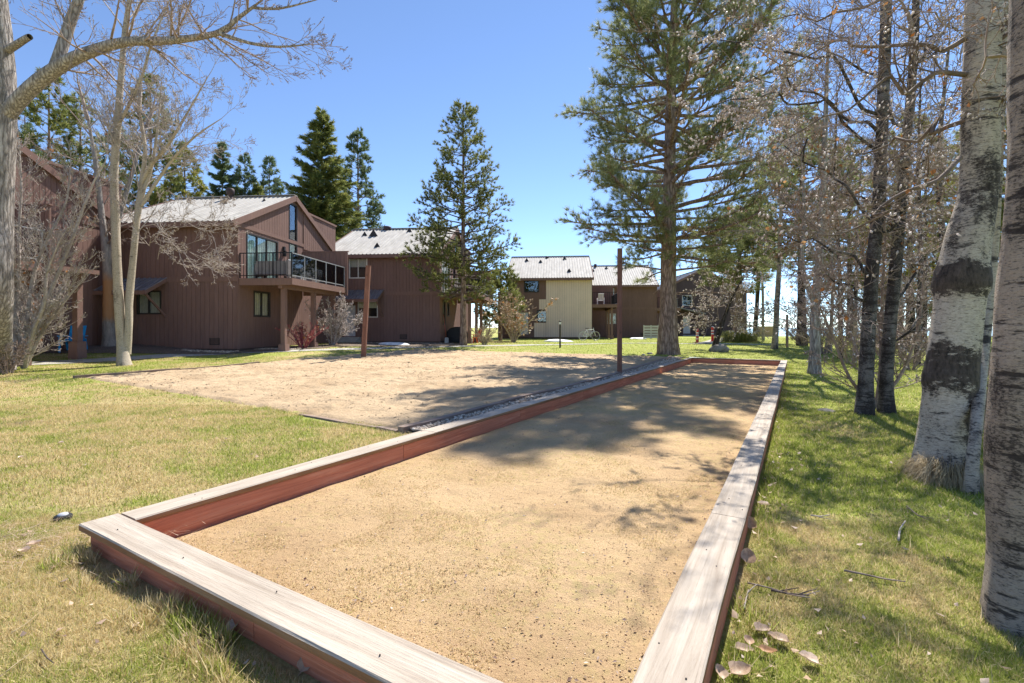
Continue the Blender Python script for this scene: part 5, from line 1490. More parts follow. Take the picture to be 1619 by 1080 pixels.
for side in (0,):
    b2 = gp(1536, 779); Y2 = b2.y
    s = [b2 - Vector((0, 0, .1))] + V3((1538, 740, Y2), (1543, 690, Y2 + .1), (1547, 640, Y2 + .3), (1551, 580, Y2 + .6), (1557, 500, Y2 + .85), (1566, 400, Y2 + 1), (1572, 300, Y2 + 1), (1581, 100, Y2 + 1), (1588, -60, Y2 + 1), (1610, -400, Y2 + 1))
    lm = [V3((1580, 290, Y2 + 1), (1610, 280, Y2 + .8), (1650, 250, Y2 + .6)), V3((1586, 160, Y2 + 1), (1540, 120, Y2 + 1.2), (1480, 60, Y2 + 1.4)), V3((1576, 350, Y2 + 1), (1540, 330, Y2 + 1.3), (1500, 300, Y2 + 1.6), (1440, 290, Y2 + 1.9))]
    bare_tree("aspen_tree", "narrow white aspen stem rising just behind the largest aspen", b2, [(s, [.05, .042, .042, .046, .054, .062, .064, .062, .056, .05, .03])], 'bark_aspen', 'twig_brown',
              [dict(path=l, rads=[.02, .015, .010, .007][:len(l)], n=9, L=(0.4, 1.0), o=dict(O3, rmin=0.002), t0=0.1, r0=.010) for l in lm], 26,
              [('leaf', 50, 0.042, 'leaf_dry', 'dry_leaves', {}), ('lump', 200, 0.018, 'catkin_white', 'catkins', dict(aspect=2.2))], sides=18, flare=1.5, rough=0.05, step=0.12)
b = gp(1640, 980); Y = 2.25
b = Vector((at(1632, 518, Y).x, Y, gz(at(1632, 518, Y).x, Y)))
s = [b - Vector((0, 0, .1))] + V3((1634, 880, Y), (1630, 800, Y), (1630, 680, Y), (1637, 580, Y), (1645, 470, Y), (1656, 330, Y), (1661, 200, Y), (1665, 60, Y), (1668, -120, Y), (1670, -700, Y), (1680, -1500, Y))
bare_tree("aspen_tree", "dark speckled aspen trunk cut by the right edge of the picture", b, [(s, [.19, .152, .155, .155, .155, .15, .147, .142, .142, .138, .12, .08])], 'bark_aspen_dirty', 'twig_brown',
          [dict(path=V3((1620, 120, Y), (1560, 90, Y + .5), (1480, 20, Y + 1), (1400, -40, Y + 1.5)), rads=[.02, .016, .012, .008], n=10, L=(0.3, 0.8), o=dict(O3, rmin=0.0024), r0=.009),
           dict(path=V3((1640, -60, Y), (1540, -60, Y + .6), (1440, 20, Y + 1.3), (1340, 60, Y + 2)), rads=[.02, .016, .012, .008], n=10, L=(0.3, 0.8), o=dict(O3, rmin=0.0024), r0=.009)], 27,
          [('leaf', 50, 0.035, 'leaf_dry', 'dry_leaves', {})], sides=40, flare=1.1, rough=0.05, step=0.06, lumpz=[(0.32, .10, .12, 2.6)])

# dark twin trunks with white catkins
CATW = lambda p: (14.0 if 1070 < CXP + FPX * p[0] / p[1] < 1265 and 45 < HYP - FPX * (p[2] - CAM_H) / p[1] < 245 else 0.8)   # the branch ends that flower most
TW = dict(O3, rmin=0.0028, n=(7, 4, 0))
for (pxs, lab, seed, rr, lims) in [
    ([(1367, 655), (1369, 600), (1372, 540), (1376, 470), (1382, 400), (1390, 320), (1394, 230), (1398, 120), (1402, 0), (1406, -200), (1400, -450)],
     "dark-barked bare tree, left of the twin trunks, hung with white catkins", 28, [.125, .105, .10, .098, .095, .09, .085, .08, .075, .05, .02],
     [[(1378, 440), (1330, 400), (1290, 380), (1240, 372)], [(1385, 370), (1340, 300), (1290, 250), (1240, 230)], [(1392, 250), (1340, 190), (1270, 130), (1190, 120)], [(1396, 180), (1320, 110), (1220, 80), (1110, 60)], [(1393, 215), (1320, 160), (1230, 150), (1120, 170)],
      [(1390, 300), (1430, 250), (1460, 190)], [(1384, 390), (1420, 350), (1450, 320)], [(1375, 480), (1330, 460), (1300, 440)]]),
    ([(1402, 653), (1402, 610), (1404, 560), (1409, 500), (1415, 440), (1421, 370), (1428, 290), (1436, 200), (1445, 80), (1450, -40), (1456, -250)],
     "dark-barked bare tree, right of the twin trunks, branching low", 29, [.11, .095, .09, .085, .082, .078, .072, .065, .06, .05, .02],
     [[(1410, 480), (1450, 430), (1475, 400)], [(1420, 380), (1390, 330), (1350, 300), (1310, 290)], [(1426, 300), (1460, 260), (1490, 230)], [(1436, 200), (1390, 140), (1330, 90), (1270, 60)], [(1442, 110), (1480, 60), (1510, 20)], [(1404, 570), (1440, 520), (1470, 500)]])]:
    b = gp(*pxs[0]); Y = b.y
    s = [b - Vector((0, 0, .1))] + [at(px, py, Y) for px, py in pxs[1:]]
    L_ = [kinky(q_, 7 + i_, .08) for i_, q_ in enumerate([[at(px, py, Y - 0.25 * k * (0.2 if seed == 28 else -0.6)) for k, (px, py) in enumerate(l)] for l in lims])]
    bare_tree("birch_tree", lab, b, [(s, rr)] + [(l, np.linspace(.028, .007, len(l)).tolist()) for l in L_], 'bark_birch_dark', 'twig_brown',
              [dict(path=l, rads=np.linspace(.022, .006, len(l)).tolist(), n=14, L=(0.45, 1.3), o=TW, t0=0.15, r0=.011) for l in L_] + [dict(path=s[3:9], rads=[.06] * 6, n=7, L=(0.5, 1.2), o=TW, r0=.013)], seed,
              [('lump', 4300 if seed == 28 else 1100, 0.027, 'catkin_white', 'catkins', dict(aspect=1.9, jit=0.004, wfun=CATW)), ('leaf', 90, 0.06, 'leaf_dry', 'dry_leaves', {})], sides=16, flare=1.35, rough=0.09, step=0.15)
# straggly stems around them
b = gp(1385, 645); Y = b.y
stems = [[b] + V3((1392, 590, Y), (1392, 520, Y + .1), (1380, 460, Y + .1), (1360, 380, Y)), [b] + V3((1370, 600, Y), (1350, 540, Y), (1325, 470, Y), (1290, 400, Y)), [b] + V3((1420, 600, Y), (1440, 560, Y - .1), (1455, 500, Y - .1), (1462, 430, Y - .2)),
         [b] + V3((1345, 600, Y), (1320, 540, Y), (1290, 470, Y - .2)), [b] + V3((1400, 580, Y), (1395, 480, Y), (1400, 380, Y), (1396, 280, Y))]
def multi_stem(name, label, base, stems, rads, twig, seed, o=OS, n=8, L=(0.4, 1.1), extras=(), cat="shrub", group=None, up=0.15, r0=0.012):
    global rng
    R.seed(seed); rng = np.random.default_rng(seed)
    b = Vector(base); root = empty(name, b, 0, label, cat, group)
    trunk_mesh("stems", [(s, np.linspace(rads[0], rads[1], len(s)).tolist()) for s in stems], M[twig], root, b, 8, 0, 0.06, seed, 0.2)
    tb = Tubes(); tips = []
    for s in stems: limb_grow(tb, tips, s, np.linspace(rads[0], rads[1], len(s)).tolist(), n, L, o, 0.15, r0, up)
    tb.build("branches", M[twig], root, b)
    for (kind, frac, size, mat, nm, kw) in extras:
        C, D = pick(tips, frac)
        if kind == 'leaf': stuffed(flats(C, size, nm, M[mat], root, b))
        else: stuffed(lumps(C, [(d[0], d[1], d[2] + kw.get('hang', 0)) for d in D], size, nm, M[mat], root, b, kw.get('aspect', 2), kw.get('k', 1), kw.get('jit', 0.01)))
    return root
multi_stem("alder_shrub", "straggly pale-twigged shrub growing between the dark twin trunks", b, stems, (.035, .012), 'twig_brown', 31, n=16, L=(0.4, 1.3), extras=[('lump', 350, 0.024, 'catkin_white', 'catkins', dict(hang=-1, aspect=2))])

# single trunk right of the court end
b = gp(1288, 591); Y = b.y
s = [b - Vector((0, 0, .1))] + V3((1289, 560, Y), (1289, 500, Y), (1291, 470, Y), (1296, 400, Y), (1302, 300, Y), (1306, 180, Y), (1310, 60, Y))
s2 = V3((1289, 478, Y), (1276, 450, Y), (1268, 410, Y), (1272, 340, Y), (1268, 240, Y))
bare_tree("alder_tree", "grey forked trunk with orange catkins right of the court's far corner", b, [(s, [.15, .135, .13, .12, .10, .08, .06, .03]), (s2, [.075, .07, .06, .05, .02])], 'bark_grey', 'twig_brown',
          [dict(path=s[3:], rads=[.08, .07, .06, .05, .03], n=20, L=(0.8, 2.2), o=dict(O1, rmin=.0034), r0=.018, up=0.1), dict(path=s2, rads=[.06, .05, .04, .03, .02], n=13, L=(0.8, 1.8), o=O1, r0=.02, up=0.05),
           dict(path=V3((1290, 470, Y), (1330, 440, Y), (1380, 420, Y - .3), (1430, 410, Y - .5)), rads=[.04, .03, .02, .01], n=10, L=(0.6, 1.5), o=O1, r0=.02)], 32,
          [('lump', 700, 0.028, 'catkin_orange', 'catkins', dict(aspect=4.0, hang=-1.5)), ('leaf', 60, 0.08, 'leaf_dry', 'dry_leaves', {})], sides=14, rough=0.06)
b = gp(1225, 552); Y = b.y
s = [b - Vector((0, 0, .1))] + V3((1227, 520, Y), (1229, 480, Y), (1232, 430, Y), (1234, 370, Y), (1236, 300, Y), (1240, 230, Y))
bare_tree("birch_tree", "thin white birch with orange catkins in front of the lake", b, [(s, [.15, .13, .125, .11, .09, .06, .02])], 'bark_aspen', 'twig_brown',
          [dict(path=s[2:], rads=[.07, .06, .05, .04, .02], n=24, L=(1.0, 2.6), o=O2, r0=.03, up=-0.05)], 33, [('lump', 420, 0.05, 'catkin_orange', 'catkins', dict(aspect=4.0, hang=-1.5))], sides=12)
# leaning tree by the rock
b = gp(1129, 552); Y = b.y
s = [b - Vector((0, 0, .1))] + V3((1135, 532, Y), (1143, 508, Y), (1151, 488, Y), (1160, 465, Y), (1176, 440, Y))
lims = [V3((1143, 508, Y), (1120, 500, Y), (1098, 508, Y)), V3((1148, 495, Y), (1175, 492, Y), (1205, 505, Y)), V3((1151, 488, Y), (1135, 470, Y), (1120, 460, Y)), V3((1151, 488, Y + .6), (1170, 500, Y + .8), (1185, 512, Y + .9)), s[2:]]
bare_tree("willow_tree", "small leaning tree with whitish catkins growing beside the grey boulder", b, [(s, [.14, .12, .11, .09, .06, .03])], 'bark_dark', 'twig_brown',
          [dict(path=l, rads=[.05, .04, .03, .02][:len(l)], n=14, L=(0.6, 1.4), o=O2, r0=.02) for l in lims], 34,
          [('lump', 1700, 0.055, 'catkin_white', 'catkins', dict(aspect=1.6, hang=-0.2))], sides=12)
# slim trunks beyond
for i, (px, py, Y, hpx, r, mat, lab) in enumerate([
        (1193, 0, 36, 250, .17, 'bark_dark', "slim dark bare trunk at the right end of the dark house"),
        (1207, 0, 40, 300, .12, 'bark_grey', "thin grey trunk leaning by the low tan fence"),
        (1486, 0, 10.5, 60, .085, 'bark_birch_dark', "thin dark birch half hidden left of the largest aspen"),
        (1330, 0, 19, 150, .09, 'bark_dark', "thin bare tree left of the dark twin trunks, out on the far lawn"),
        (1312, 0, 22, 230, .08, 'bark_grey', "slim pale trunk just right of the forked alder, on the far lawn"),
        (1352, 0, 26, 260, .10, 'bark_aspen', "slim white trunk left of the dark twin trunks, far back"),
        (1425, 0, 21, 200, .09, 'bark_grey', "slim grey trunk right of the dark twin trunks, far back"),
        (1462, 0, 25, 220, .11, 'bark_dark', "dark slim trunk left of the largest aspen, far back"),
        (1450, 0, 17, 120, .10, 'bark_birch_dark', "thin bare tree behind the pale shrub, right of the twin trunks")]):
    b = Vector(cbase(px, Y)); tp = at(px + R.uniform(-6, 18), hpx, Y)
    s = [b - Vector((0, 0, .1)), b.lerp(tp, .33) + rdir() * .1, b.lerp(tp, .66) + rdir() * .15, tp]
    bare_tree("bare_tree", lab, b, [(s, [r, r * .8, r * .6, r * .2])], mat, 'twig_brown' if i != 1 else 'twig_dark', [dict(path=s[1:], rads=[r * .6, r * .4, r * .2], n=18, L=(0.9, 2.2), o=dict(O2, rmin=.006), r0=.02, up=0.25)], 40 + i,
              [('lump', 260, 0.03, 'catkin_white' if i in (2, 8) else 'catkin_orange', 'catkins', dict(aspect=2.5, hang=-1))], sides=10, group="slim trunks at the edge of the far lawn")

# ------------------------------------------------------------------ shrubs
# tall pale shrub at the left edge
b = gp(38, 583); Y = b.y
st = [[b] + V3((60, 510, Y), (85, 450, Y), (110, 390, Y), (132, 330, Y), (150, 285, Y), (166, 258, Y)), [gp(22, 586)] + V3((24, 520, Y), (30, 440, Y), (30, 370, Y), (34, 300, Y), (30, 220, Y)),
      [b] + V3((45, 500, Y), (55, 430, Y), (80, 370, Y), (105, 320, Y), (112, 260, Y)), [b] + V3((30, 520, Y), (20, 460, Y), (25, 400, Y - .2)), [b] + V3((70, 520, Y + .2), (100, 480, Y + .3), (125, 450, Y + .4)), [b] + V3((50, 530, Y - .3), (70, 480, Y - .5), (75, 430, Y - .6), (95, 380, Y - .7))]
OSH = dict(OS, up=(0.7, 0.8, 0.8), ang=(0.5, 1.1))
multi_stem("lilac_shrub", "tall tangled pale shrub at the left edge, one thick stem leaning right", b, st, (.07, .018), 'twig_pale', 51, o=OSH, n=38, L=(0.5, 1.4), up=0.25,
           extras=[('bud', 0.15, 0.02, 'catkin_cream', 'buds', dict(aspect=2)), ('leaf', 0.004, 0.10, 'leaf_dry', 'dry_leaves', {})])
def bush(name, label, base, h, rad, nst, twig, seed, n=7, L=(0.25, 0.6), r=(.014, .006), extras=(), o=OS, spread=0.8, group=None, up=.3):
    b = Vector(base); rr_ = random.Random(seed); st = []
    for i in range(nst):
        a = rr_.uniform(0, 6.28); k = rr_.uniform(0.2, 1) * rad; hh = h * rr_.uniform(.65, 1.05) * (1 - .3 * k / rad)
        e = Vector((cos(a) * k, sin(a) * k, hh)); p0 = b + Vector((cos(a) * .08, sin(a) * .08, -.03))
        st.append([p0, p0 + Vector((e.x * .25, e.y * .25, hh * .35)), p0 + Vector((e.x * .6, e.y * .6, hh * .7)), p0 + e])
    return multi_stem(name, label, b, st, r, twig, seed, o, n, L, extras, group=group, up=up, r0=r[0] * .6)
b = gp(480, 551)
bush("dogwood_shrub", "red-stemmed shrub with tan leaves below the balcony", b, 1.25, 1.15, 20, 'twig_red', 61, n=3, L=(.2, .45), r=(.022, .012), up=.7, extras=[('leaf', 70, 0.11, 'leaf_pale', 'dry_leaves', {}), ('leaf', 30, 0.10, 'leaf_dry', 'brown_leaves', {})])
b = gp(526, 546)
bush("serviceberry_shrub", "grey vase-shaped shrub with pinkish twig ends beside the white door", b, 2.3, 1.35, 9, 'twig_pale', 62, n=14, L=(.4, .9), r=(.035, .012), extras=[('bud', 0.2, 0.035, 'catkin_white', 'buds', dict(aspect=1.5))], up=.5)
b = gp(812, 541)
bush("crabapple_shrub", "wide bare shrub with tan leaves before the tan-panelled house", b, 3.3, 2.3, 8, 'twig_tan', 63, n=11, L=(.6, 1.3), r=(.05, .016), extras=[('leaf', 350, 0.15, 'leaf_pale', 'dry_leaves', {}), ('leaf', 160, 0.15, 'leaf_dry', 'brown_leaves', {})], up=.1)
b = gp(766, 545)
bush("small_shrub", "low pinkish bare bush near the posts of the middle house", b, 1.3, 0.8, 14, 'twig_tan', 64, n=6, L=(.25, .5), r=(.02, .01))
b = gp(1268, 547)
bush("small_shrub", "low grey twiggy bush beside the thin post by the lake", b, 1.5, 1.5, 14, 'twig_brown', 65, n=7, L=(.3, .7), r=(.02, .01))
b = gp(1440, 585)
bush("small_shrub", "low twiggy bush beyond the dark twin trunks", b, 1.7, 1.7, 14, 'twig_brown', 66, n=6, L=(.3, .8), r=(.014, .006))
b = gp(1345, 575)
bush("small_shrub", "arching tan bush on the far right lawn behind the forked trunk", b, 2.0, 1.9, 14, 'twig_tan', 67, n=8, L=(.4, .9), r=(.02, .009))
b = gp(1400, 572)
bush("small_shrub", "grey bare thicket behind the dark twin trunks", b, 3.2, 2.4, 14, 'twig_brown', 70, n=9, L=(.5, 1.2), r=(.022, .008))
b = gp(1300, 560)
bush("small_shrub", "loose bare thicket behind the forked alder, toward the lake", b, 3.4, 2.2, 12, 'twig_brown', 71, n=9, L=(.5, 1.2), r=(.026, .01))
b = gp(1585, 700)
bush("small_shrub", "thin twiggy shrub between the two right-hand aspen trunks", b, 1.1, 0.45, 12, 'twig_brown', 68, n=7, L=(.2, .5), r=(.010, .004))
b = gp(8, 590)
bush("small_shrub", "brown scrubby bush at the foot of the big grey trunk", b + Vector((0.3, -.2, 0)), 1.0, 0.7, 14, 'twig_brown', 69, n=6, L=(.25, .5), r=(.012, .005), extras=[('leaf', 60, 0.05, 'leaf_pale', 'dry_leaves', {})])
b = gp(690, 545)
b = gp(742, 546)
# dry grass clump at the large aspen
def straw(name, label, base, n, rad, L, mat, seed, thick=.0014):
    r_ = np.random.default_rng(seed); a = r_.uniform(0, 2 * pi, n); k = rad * np.sqrt(r_.random(n)) * 0.5
    l = L * (0.3 + 0.9 * r_.random(n)); hgt = l * (0.1 + 0.75 * r_.random(n) ** 1.5); w_ = thick * (0.6 + .8 * r_.random(n)); bend = r_.normal(0, .28, n)
    d = np.stack([np.cos(a), np.sin(a)], 1); s = np.stack([-np.sin(a), np.cos(a)], 1); Vs = []
    for j, (f, zf) in enumerate(((0, 0.0), (.35, .9), (.7, .8), (1.0, 0.02))):
        c = d * (k + l * f * 0.85)[:, None] + s * (bend * l * f * f)[:, None]; z = hgt * zf + 0.05 * (1 - f)
        wj = w_ * (1.0 if j < 3 else 0.15)
        Vs += [np.concatenate([c - s * wj[:, None], z[:, None]], 1), np.concatenate([c + s * wj[:, None], z[:, None]], 1)]
    V = np.stack(Vs, 1); b_ = np.arange(n)[:, None] * 8
    F = np.concatenate([np.stack([b_[:, 0] + 2 * j, b_[:, 0] + 2 * j + 1, b_[:, 0] + 2 * j + 3, b_[:, 0] + 2 * j + 2], 1) for j in range(3)])
    o = link(name, np_mesh(name, V.reshape(-1, 3), F), M[mat], None, base)
    return tag(o, label, "grass tuft")
straw("grass_tuft", "drooping clump of dead straw grass at the foot of the largest aspen", gp(1500, 762), 2200, 0.30, 0.25, 'straw_tuft', 5)
straw("grass_tuft", "smaller pale straw clump at the left foot of the largest aspen", gp(1462, 748), 900, 0.22, 0.17, 'straw_tuft', 6)
straw("grass_tuft", "green mound of grass round the stout pine on the far lawn", gp(1168, 541), 1600, 1.6, 1.0, 'needles_yellow', 7, .012)
# ------------------------------------------------------------------ posts and small things
def square_post(label, base, top, w):
    b, t = Vector(base), Vector(top); root = empty("volleyball_post", b, 0, label, "post", "posts of the volleyball court")
    L = (t - b).length; n = 10; V, F = [], []
    d = (t - b).normalized(); a = Vector((1, 0, 0)) - d * d.x; a.normalize(); c = d.cross(a)
    for i in range(n + 1):
        p = (t - b) * (i / n) - d * (0.3 if i == 0 else 0)
        ww = w * (1 + R.uniform(-.02, .02))
        for (x, y) in ((-1, -.85), (-.85, -1), (.85, -1), (1, -.85), (1, .85), (.85, 1), (-.85, 1), (-1, .85)): V.append(p + a * x * ww / 2 + c * y * ww / 2)
        if i: F += [((i - 1) * 8 + j, (i - 1) * 8 + (j + 1) % 8, i * 8 + (j + 1) % 8, i * 8 + j) for j in range(8)]
    F.append(tuple(range(n * 8, n * 8 + 8)))
    # grain runs along the post: build it lying and stand it up
    q = Vector((1, 0, 0)).rotation_difference(d); V = [q.inverted() @ v for v in V]
    me = bpy.data.meshes.new("timber"); me.from_pydata(V, [], F); me.update()
    o = link("timber", me, M['post_wood'], root); o.rotation_mode = 'QUATERNION'; o.rotation_quaternion = q
    m = MB(); e = t - b - d * 0.35 - c * 0
    m.tube([e - Vector((0, w * .5, 0)), e - Vector((0, w * .5 + .05, 0)), e - Vector((0, w * .5 + .07, .03)), e - Vector((0, w * .5 + .05, .055)), e - Vector((0, w * .5 + .03, .05))], 0.008, 6); m.build("net_hook", M['frame_dark'], root)
    m = MB(); e = (t - b) * 0.34; m.tube([e - Vector((0, w * .5, 0)), e - Vector((0, w * .5 + .05, 0)), e - Vector((0, w * .5 + .07, .03)), e - Vector((0, w * .5 + .05, .055))], 0.008, 6); m.build("net_hook", M['frame_dark'], root)
    return root
b = gp(980, 592); square_post("tall brown square post standing in the gravel strip beside the bocce frame", b, at(980.5, 393, b.y), 0.115)
b = gp(575, 566); square_post("brown wooden post leaning right on the far side of the volleyball sand", b, at(583, 420, b.y - 0.25), 0.165)

def rock(name, label, p, s, seed, mat='rock', flat=0.6, cat="rock", group=None, sub=3):
    bm = bmesh.new(); bmesh.ops.create_icosphere(bm, subdivisions=sub, radius=1.0)
    for v in bm.verts:
        c = v.co
        k = 1 + 0.35 * (float(hnoise(c.x * 1.2 + c.z, c.y * 1.2 - c.z, 1.0, seed)) - .5) * 2 * .6 + 0.18 * (float(hnoise(c.x * 3 + c.z * 2, c.y * 3, 1.0, seed + 2)) - .5)
        v.co = Vector((c.x * s[0] * k, c.y * s[1] * k, c.z * s[2] * k))
    me = bpy.data.meshes.new(name); bm.to_mesh(me); bm.free()
    for q in me.polygons: q.use_smooth = True
    o = link(name, me, M[mat], None, p); o.rotation_euler = (0, 0, seed)
    return tag(o, label, cat, group)
b = gp(1141, 557); rock("boulder", "rounded grey boulder at the foot of the leaning tree", b + Vector((0.0, .3, .1)), (.40, .30, .25), 3)
b = gp(1362, 656); rock("field_stone", "flat mossy stone at the foot of the left twin trunk", b + Vector((-.35, .3, 0)), (.15, .11, .05), 5)
rock("root_stone", "dark stone at the right foot of the tall ponderosa", gp(1028, 560), (.12, .1, .08), 9, cat="stone")
rock("root_stone", "small stone at the left of the tall ponderosa's roots", gp(1018, 562), (.08, .08, .06), 10, cat="stone")
def snow(label, p, sx, sy, seed):
    o = rock("snow_patch", label, p, (sx, sy, .17), seed, 'snow', cat="snow patch", group="last snow patches by the walls"); o.rotation_euler = (0, 0, 0); return o
snow("thin strip of old snow at the foot of the middle house wall", gp(622, 546), .85, .28, 2)
snow("bright snow patch in front of the tan panel, behind the black lamp post", gp(885, 540.3), .95, .5, 3)
snow("small snow patch by the wall left of the leaning pallet", gp(1010, 536.3), .7, .5, 4)
snow("sliver of snow right of the leaning pallet, near the dark house", gp(1048, 536), .5, .3, 5)

# path light
b = gp(886, 550)
root = empty("path_light", b, 0, "slim black path light standing on the grass before the tan panel", "path light")
m = MB(); m.lathe([(.045, -.1), (.045, 1.18), (.05, 1.2)], 12); m.build("pole", M['light_pole'], root)
m = MB(); m.lathe([(.05, 1.2), (.055, 1.3), (.05, 1.32)], 12); m.build("lens", M['plastic_white'], root)
m = MB(); m.lathe([(.07, 1.32), (.065, 1.36), (.03, 1.40), (.001, 1.41)], 12); m.build("cap", M['light_pole'], root)
b = gp(1245, 549)
root = empty("marker_post", b, 0, "lone thin wooden post on the lawn edge in front of the lake", "post")
m = MB(); m.lathe([(.07, -.1), (.065, .8), (.06, 1.72), (.055, 1.76), (.001, 1.77)], 9); m.build("stake", M['old_timber'], root)
m = MB(); m.lathe([(.068, 1.4), (.068, 1.46)], 9); m.build("ring", M['frame_dark'], root)
for px, py, hh, lab in ((1103, 542, 0.92, "red-orange traffic bollard nearer the big pine"), (1127, 540.5, 1.1, "red-orange traffic bollard with white cap beside the leaning tree")):
    b = gp(px, py); root = empty("traffic_bollard", b, 0, lab, "bollard", "red bollards on the far lawn")
    m = MB(); m.lathe([(.2, 0), (.2, .03), (.12, .06), (.095, .08), (.09, hh - .12), (.07, hh - .06)], 14); m.build("tube", M['bollard_red'], root)
    for z in (.48, .66):
        m = MB(); m.lathe([(.0935, hh * z), (.0935, hh * z + .09)], 14); m.build("reflective_band", M['plastic_white'], root)
    m = MB(); m.lathe([(.07, hh - .06), (.075, hh - .02), (.05, hh), (.001, hh)], 14); m.build("cap", M['bollard_red'] if px == 1103 else M['plastic_white'], root)

# bicycle leaning by the tan panel
b = gp(932, 538.5); root = empty("bicycle", b, radians(8), "white bicycle parked at the right end of the tan panel", "bicycle")
for x, nm in ((-.5, 0), (.52, 1)):
    m = MB(); m.tube([(x + .33 * cos(a), 0, .35 + .33 * sin(a)) for a in np.linspace(0, 2 * pi, 28, endpoint=False)], .02, 6, closed=True); wl = m.build("wheel", M['bike_metal'] if nm else M['plastic_white'], root)
    m = MB(); m.tube([(x + .345 * cos(a), 0, .35 + .345 * sin(a)) for a in np.linspace(0, 2 * pi, 28, endpoint=False)], .014, 6, closed=True); m.build("tyre", M['rubber'], wl)
    m = MB()
    for k in range(12):
        a = k * pi / 6; m.tube([(x, .02 * (-1) ** k, .35), (x + .32 * cos(a), 0, .35 + .32 * sin(a))], .003, 3)
    q = m.build("spokes", M['bike_metal'], wl); q["kind"] = "stuff"
m = MB(); A_, B_, C_, D_ = (-.03, 0, .33), (-.18, 0, .85), (.36, 0, .85), (.38, 0, .78)
for p, q in ((A_, B_), (B_, C_), (A_, D_), (A_, (-.5, .03, .35)), (B_, (-.5, .03, .35)), (C_, (.52, .04, .35)), (A_, (-.5, -.03, .35)), (C_, (.34, 0, .98))): m.tube([p, q], .018, 7)
m.build("frame", M['plastic_white'], root)
m = MB(); m.tube([(.30, -.3, 1.02), (.34, -.1, .99), (.34, .1, .99), (.30, .3, 1.02)], .014, 6); m.build("handlebar", M['black_metal'], root)
m = MB(); m.prism([(-.32, 0), (-.02, 0.02), (-.02, -.02), (-.30, -.06), (-.34, -.05)], .93, .97, 0, 'z'); m.tube([(-.18, 0, .83), (-.19, 0, .94)], .014, 6); m.build("saddle", M['black_metal'], root)
m = MB(); m.lathe([(.001, -.01), (.09, -.008), (.09, .008), (.001, .01)], 14); m.build("crank", M['frame_dark'], root, A_, (radians(90), 0, 0))

# pallet, fence, barbecue, broom, chairs
b = gp(1030, 537); root = empty("wooden_pallet", b, HROT, "whitish slatted pallet leaning on the corner of the set-back house", "pallet")
for k in range(5):
    m = MB(); z = .12 + k * .22; m.box(-.62, .62, -.03 - .0 * k, 0.0, z, z + .15); m.build("slat", M['pallet_wood'], root)
for x in (-.58, 0, .58):
    m = MB(); m.box(x - .04, x + .04, .002, .10, .05, 1.2); m.build("bearer", M['pallet_wood'], root)
b = Vector(cbase(1208, 52)); root = empty("board_fence", b, 0, "short low tan board fence at the lake end of the lawn", "fence")
for k in range(9):
    m = MB(); x = -.95 + k * .235; h_ = 1.15 + R.uniform(-.02, .02); m.box(x, x + .22, -.02, .02, 0.02, h_); m.build("board", M['fence_tan'], root)
for z in (.3, .9):
    m = MB(); m.box(-1.0, 1.2, .022, .07, z, z + .09); m.build("rail", M['fence_tan'], root)
p = wloc(houseB, 0.75, 1.7, 0); p.z = gz(p.x, p.y)
root = empty("barbecue", p, HROT, "barbecue under a black cover beside the middle house", "barbecue")
m = MB()
prof = [(-.62, .02), (.62, .02), (.66, .5), (.6, .78), (.38, .98), (.0, 1.05), (-.4, .96), (-.6, .74), (-.66, .45)]
m.prism(prof, -.34, .34, 0, 'y'); o = m.build("cover", M['cover_black'], root, bevel=.07)
for y_ in (-.35, .35):
    m = MB(); m.tube([(-.6, y_, .3), (-.2, y_ * 1.05, .27), (.2, y_ * 1.03, .31), (.62, y_, .29)], .012, 5); m.build("strap", M['frame_dark'], root)
p = wloc(houseB, 0.12, 0.5, 0); p.z = gz(p.x, p.y)
root = empty("snow_shovel", p, HROT, "red-handled shovel leaning on the corner of the middle house", "shovel")
m = MB(); m.tube([(.2, 0, .3), (.02, 0, 1.75)], .018, 7); m.build("handle", M['broom_red'], root)
m = MB(); m.tube([(.02, -.08, 1.78), (.02, .08, 1.78)], .02, 7); m.build("grip", M['black_metal'], root)
m = MB(); m.prism([(-.2, 0), (.2, 0), (.2, .34), (.12, .42), (-.12, .42), (-.2, .34)], -.012, .012, 0, 'y', Matrix.Translation((.22, 0, -.05)) @ Matrix.Rotation(radians(70), 4, 'Z')); m.build("blade", M['grey_box'], root)
def chair(name, label, p, rz, mat, s=1.0, group=None, slats=5):
    root = empty(name, p, rz, label, "chair", group)
    def S(*a): return tuple(x * s for x in a)
    for k in range(slats):
        m = MB(); x = -.25 + k * .5 / slats
        m.prism([(y, z) for y, z in ((.22, .36), (.24, .36), (.44, .98), (.42, .99))], x, x + .5 / slats - .012, 0, 'x'); o = m.build("back_slat", M[mat], root); o.scale = (s,) * 3
    m = MB(); m.prism([(-.28, .42), (.26, .34), (.26, .37), (-.28, .45)], -.26, .26, 0, 'x'); o = m.build("seat", M[mat], root); o.scale = (s,) * 3
    for x in (-.29, .29):
        for y0, y1 in ((-.24, -.26), (.2, .34)):
            m = MB(); m.bar((x, y0, .58 if y0 < 0 else .5), (x, y1, 0), .05, .06); o = m.build("leg", M[mat], root); o.scale = (s,) * 3
        m = MB(); m.box(x - .05, x + .05, -.32, .3, .585, .615); o = m.build("armrest", M[mat], root); o.scale = (s,) * 3
    return root
p = gp(114, 552); chair("plastic_chair", "bright blue slatted chair behind the brown porch post", Vector((at(116, 500, 18.0).x, 18.0, gz(at(116, 500, 18.0).x, 18.0))), radians(20), 'plastic_blue')
p = wloc(houseB, 1.9, 1.6, 0); p.z = gz(p.x, p.y)
chair("plastic_chair", "orange plastic chair under the balcony of the middle house", p, radians(-60), 'plastic_orange', 0.9)
dz = 3.062
def onA(x, y): return wloc(houseA, x, y, dz)
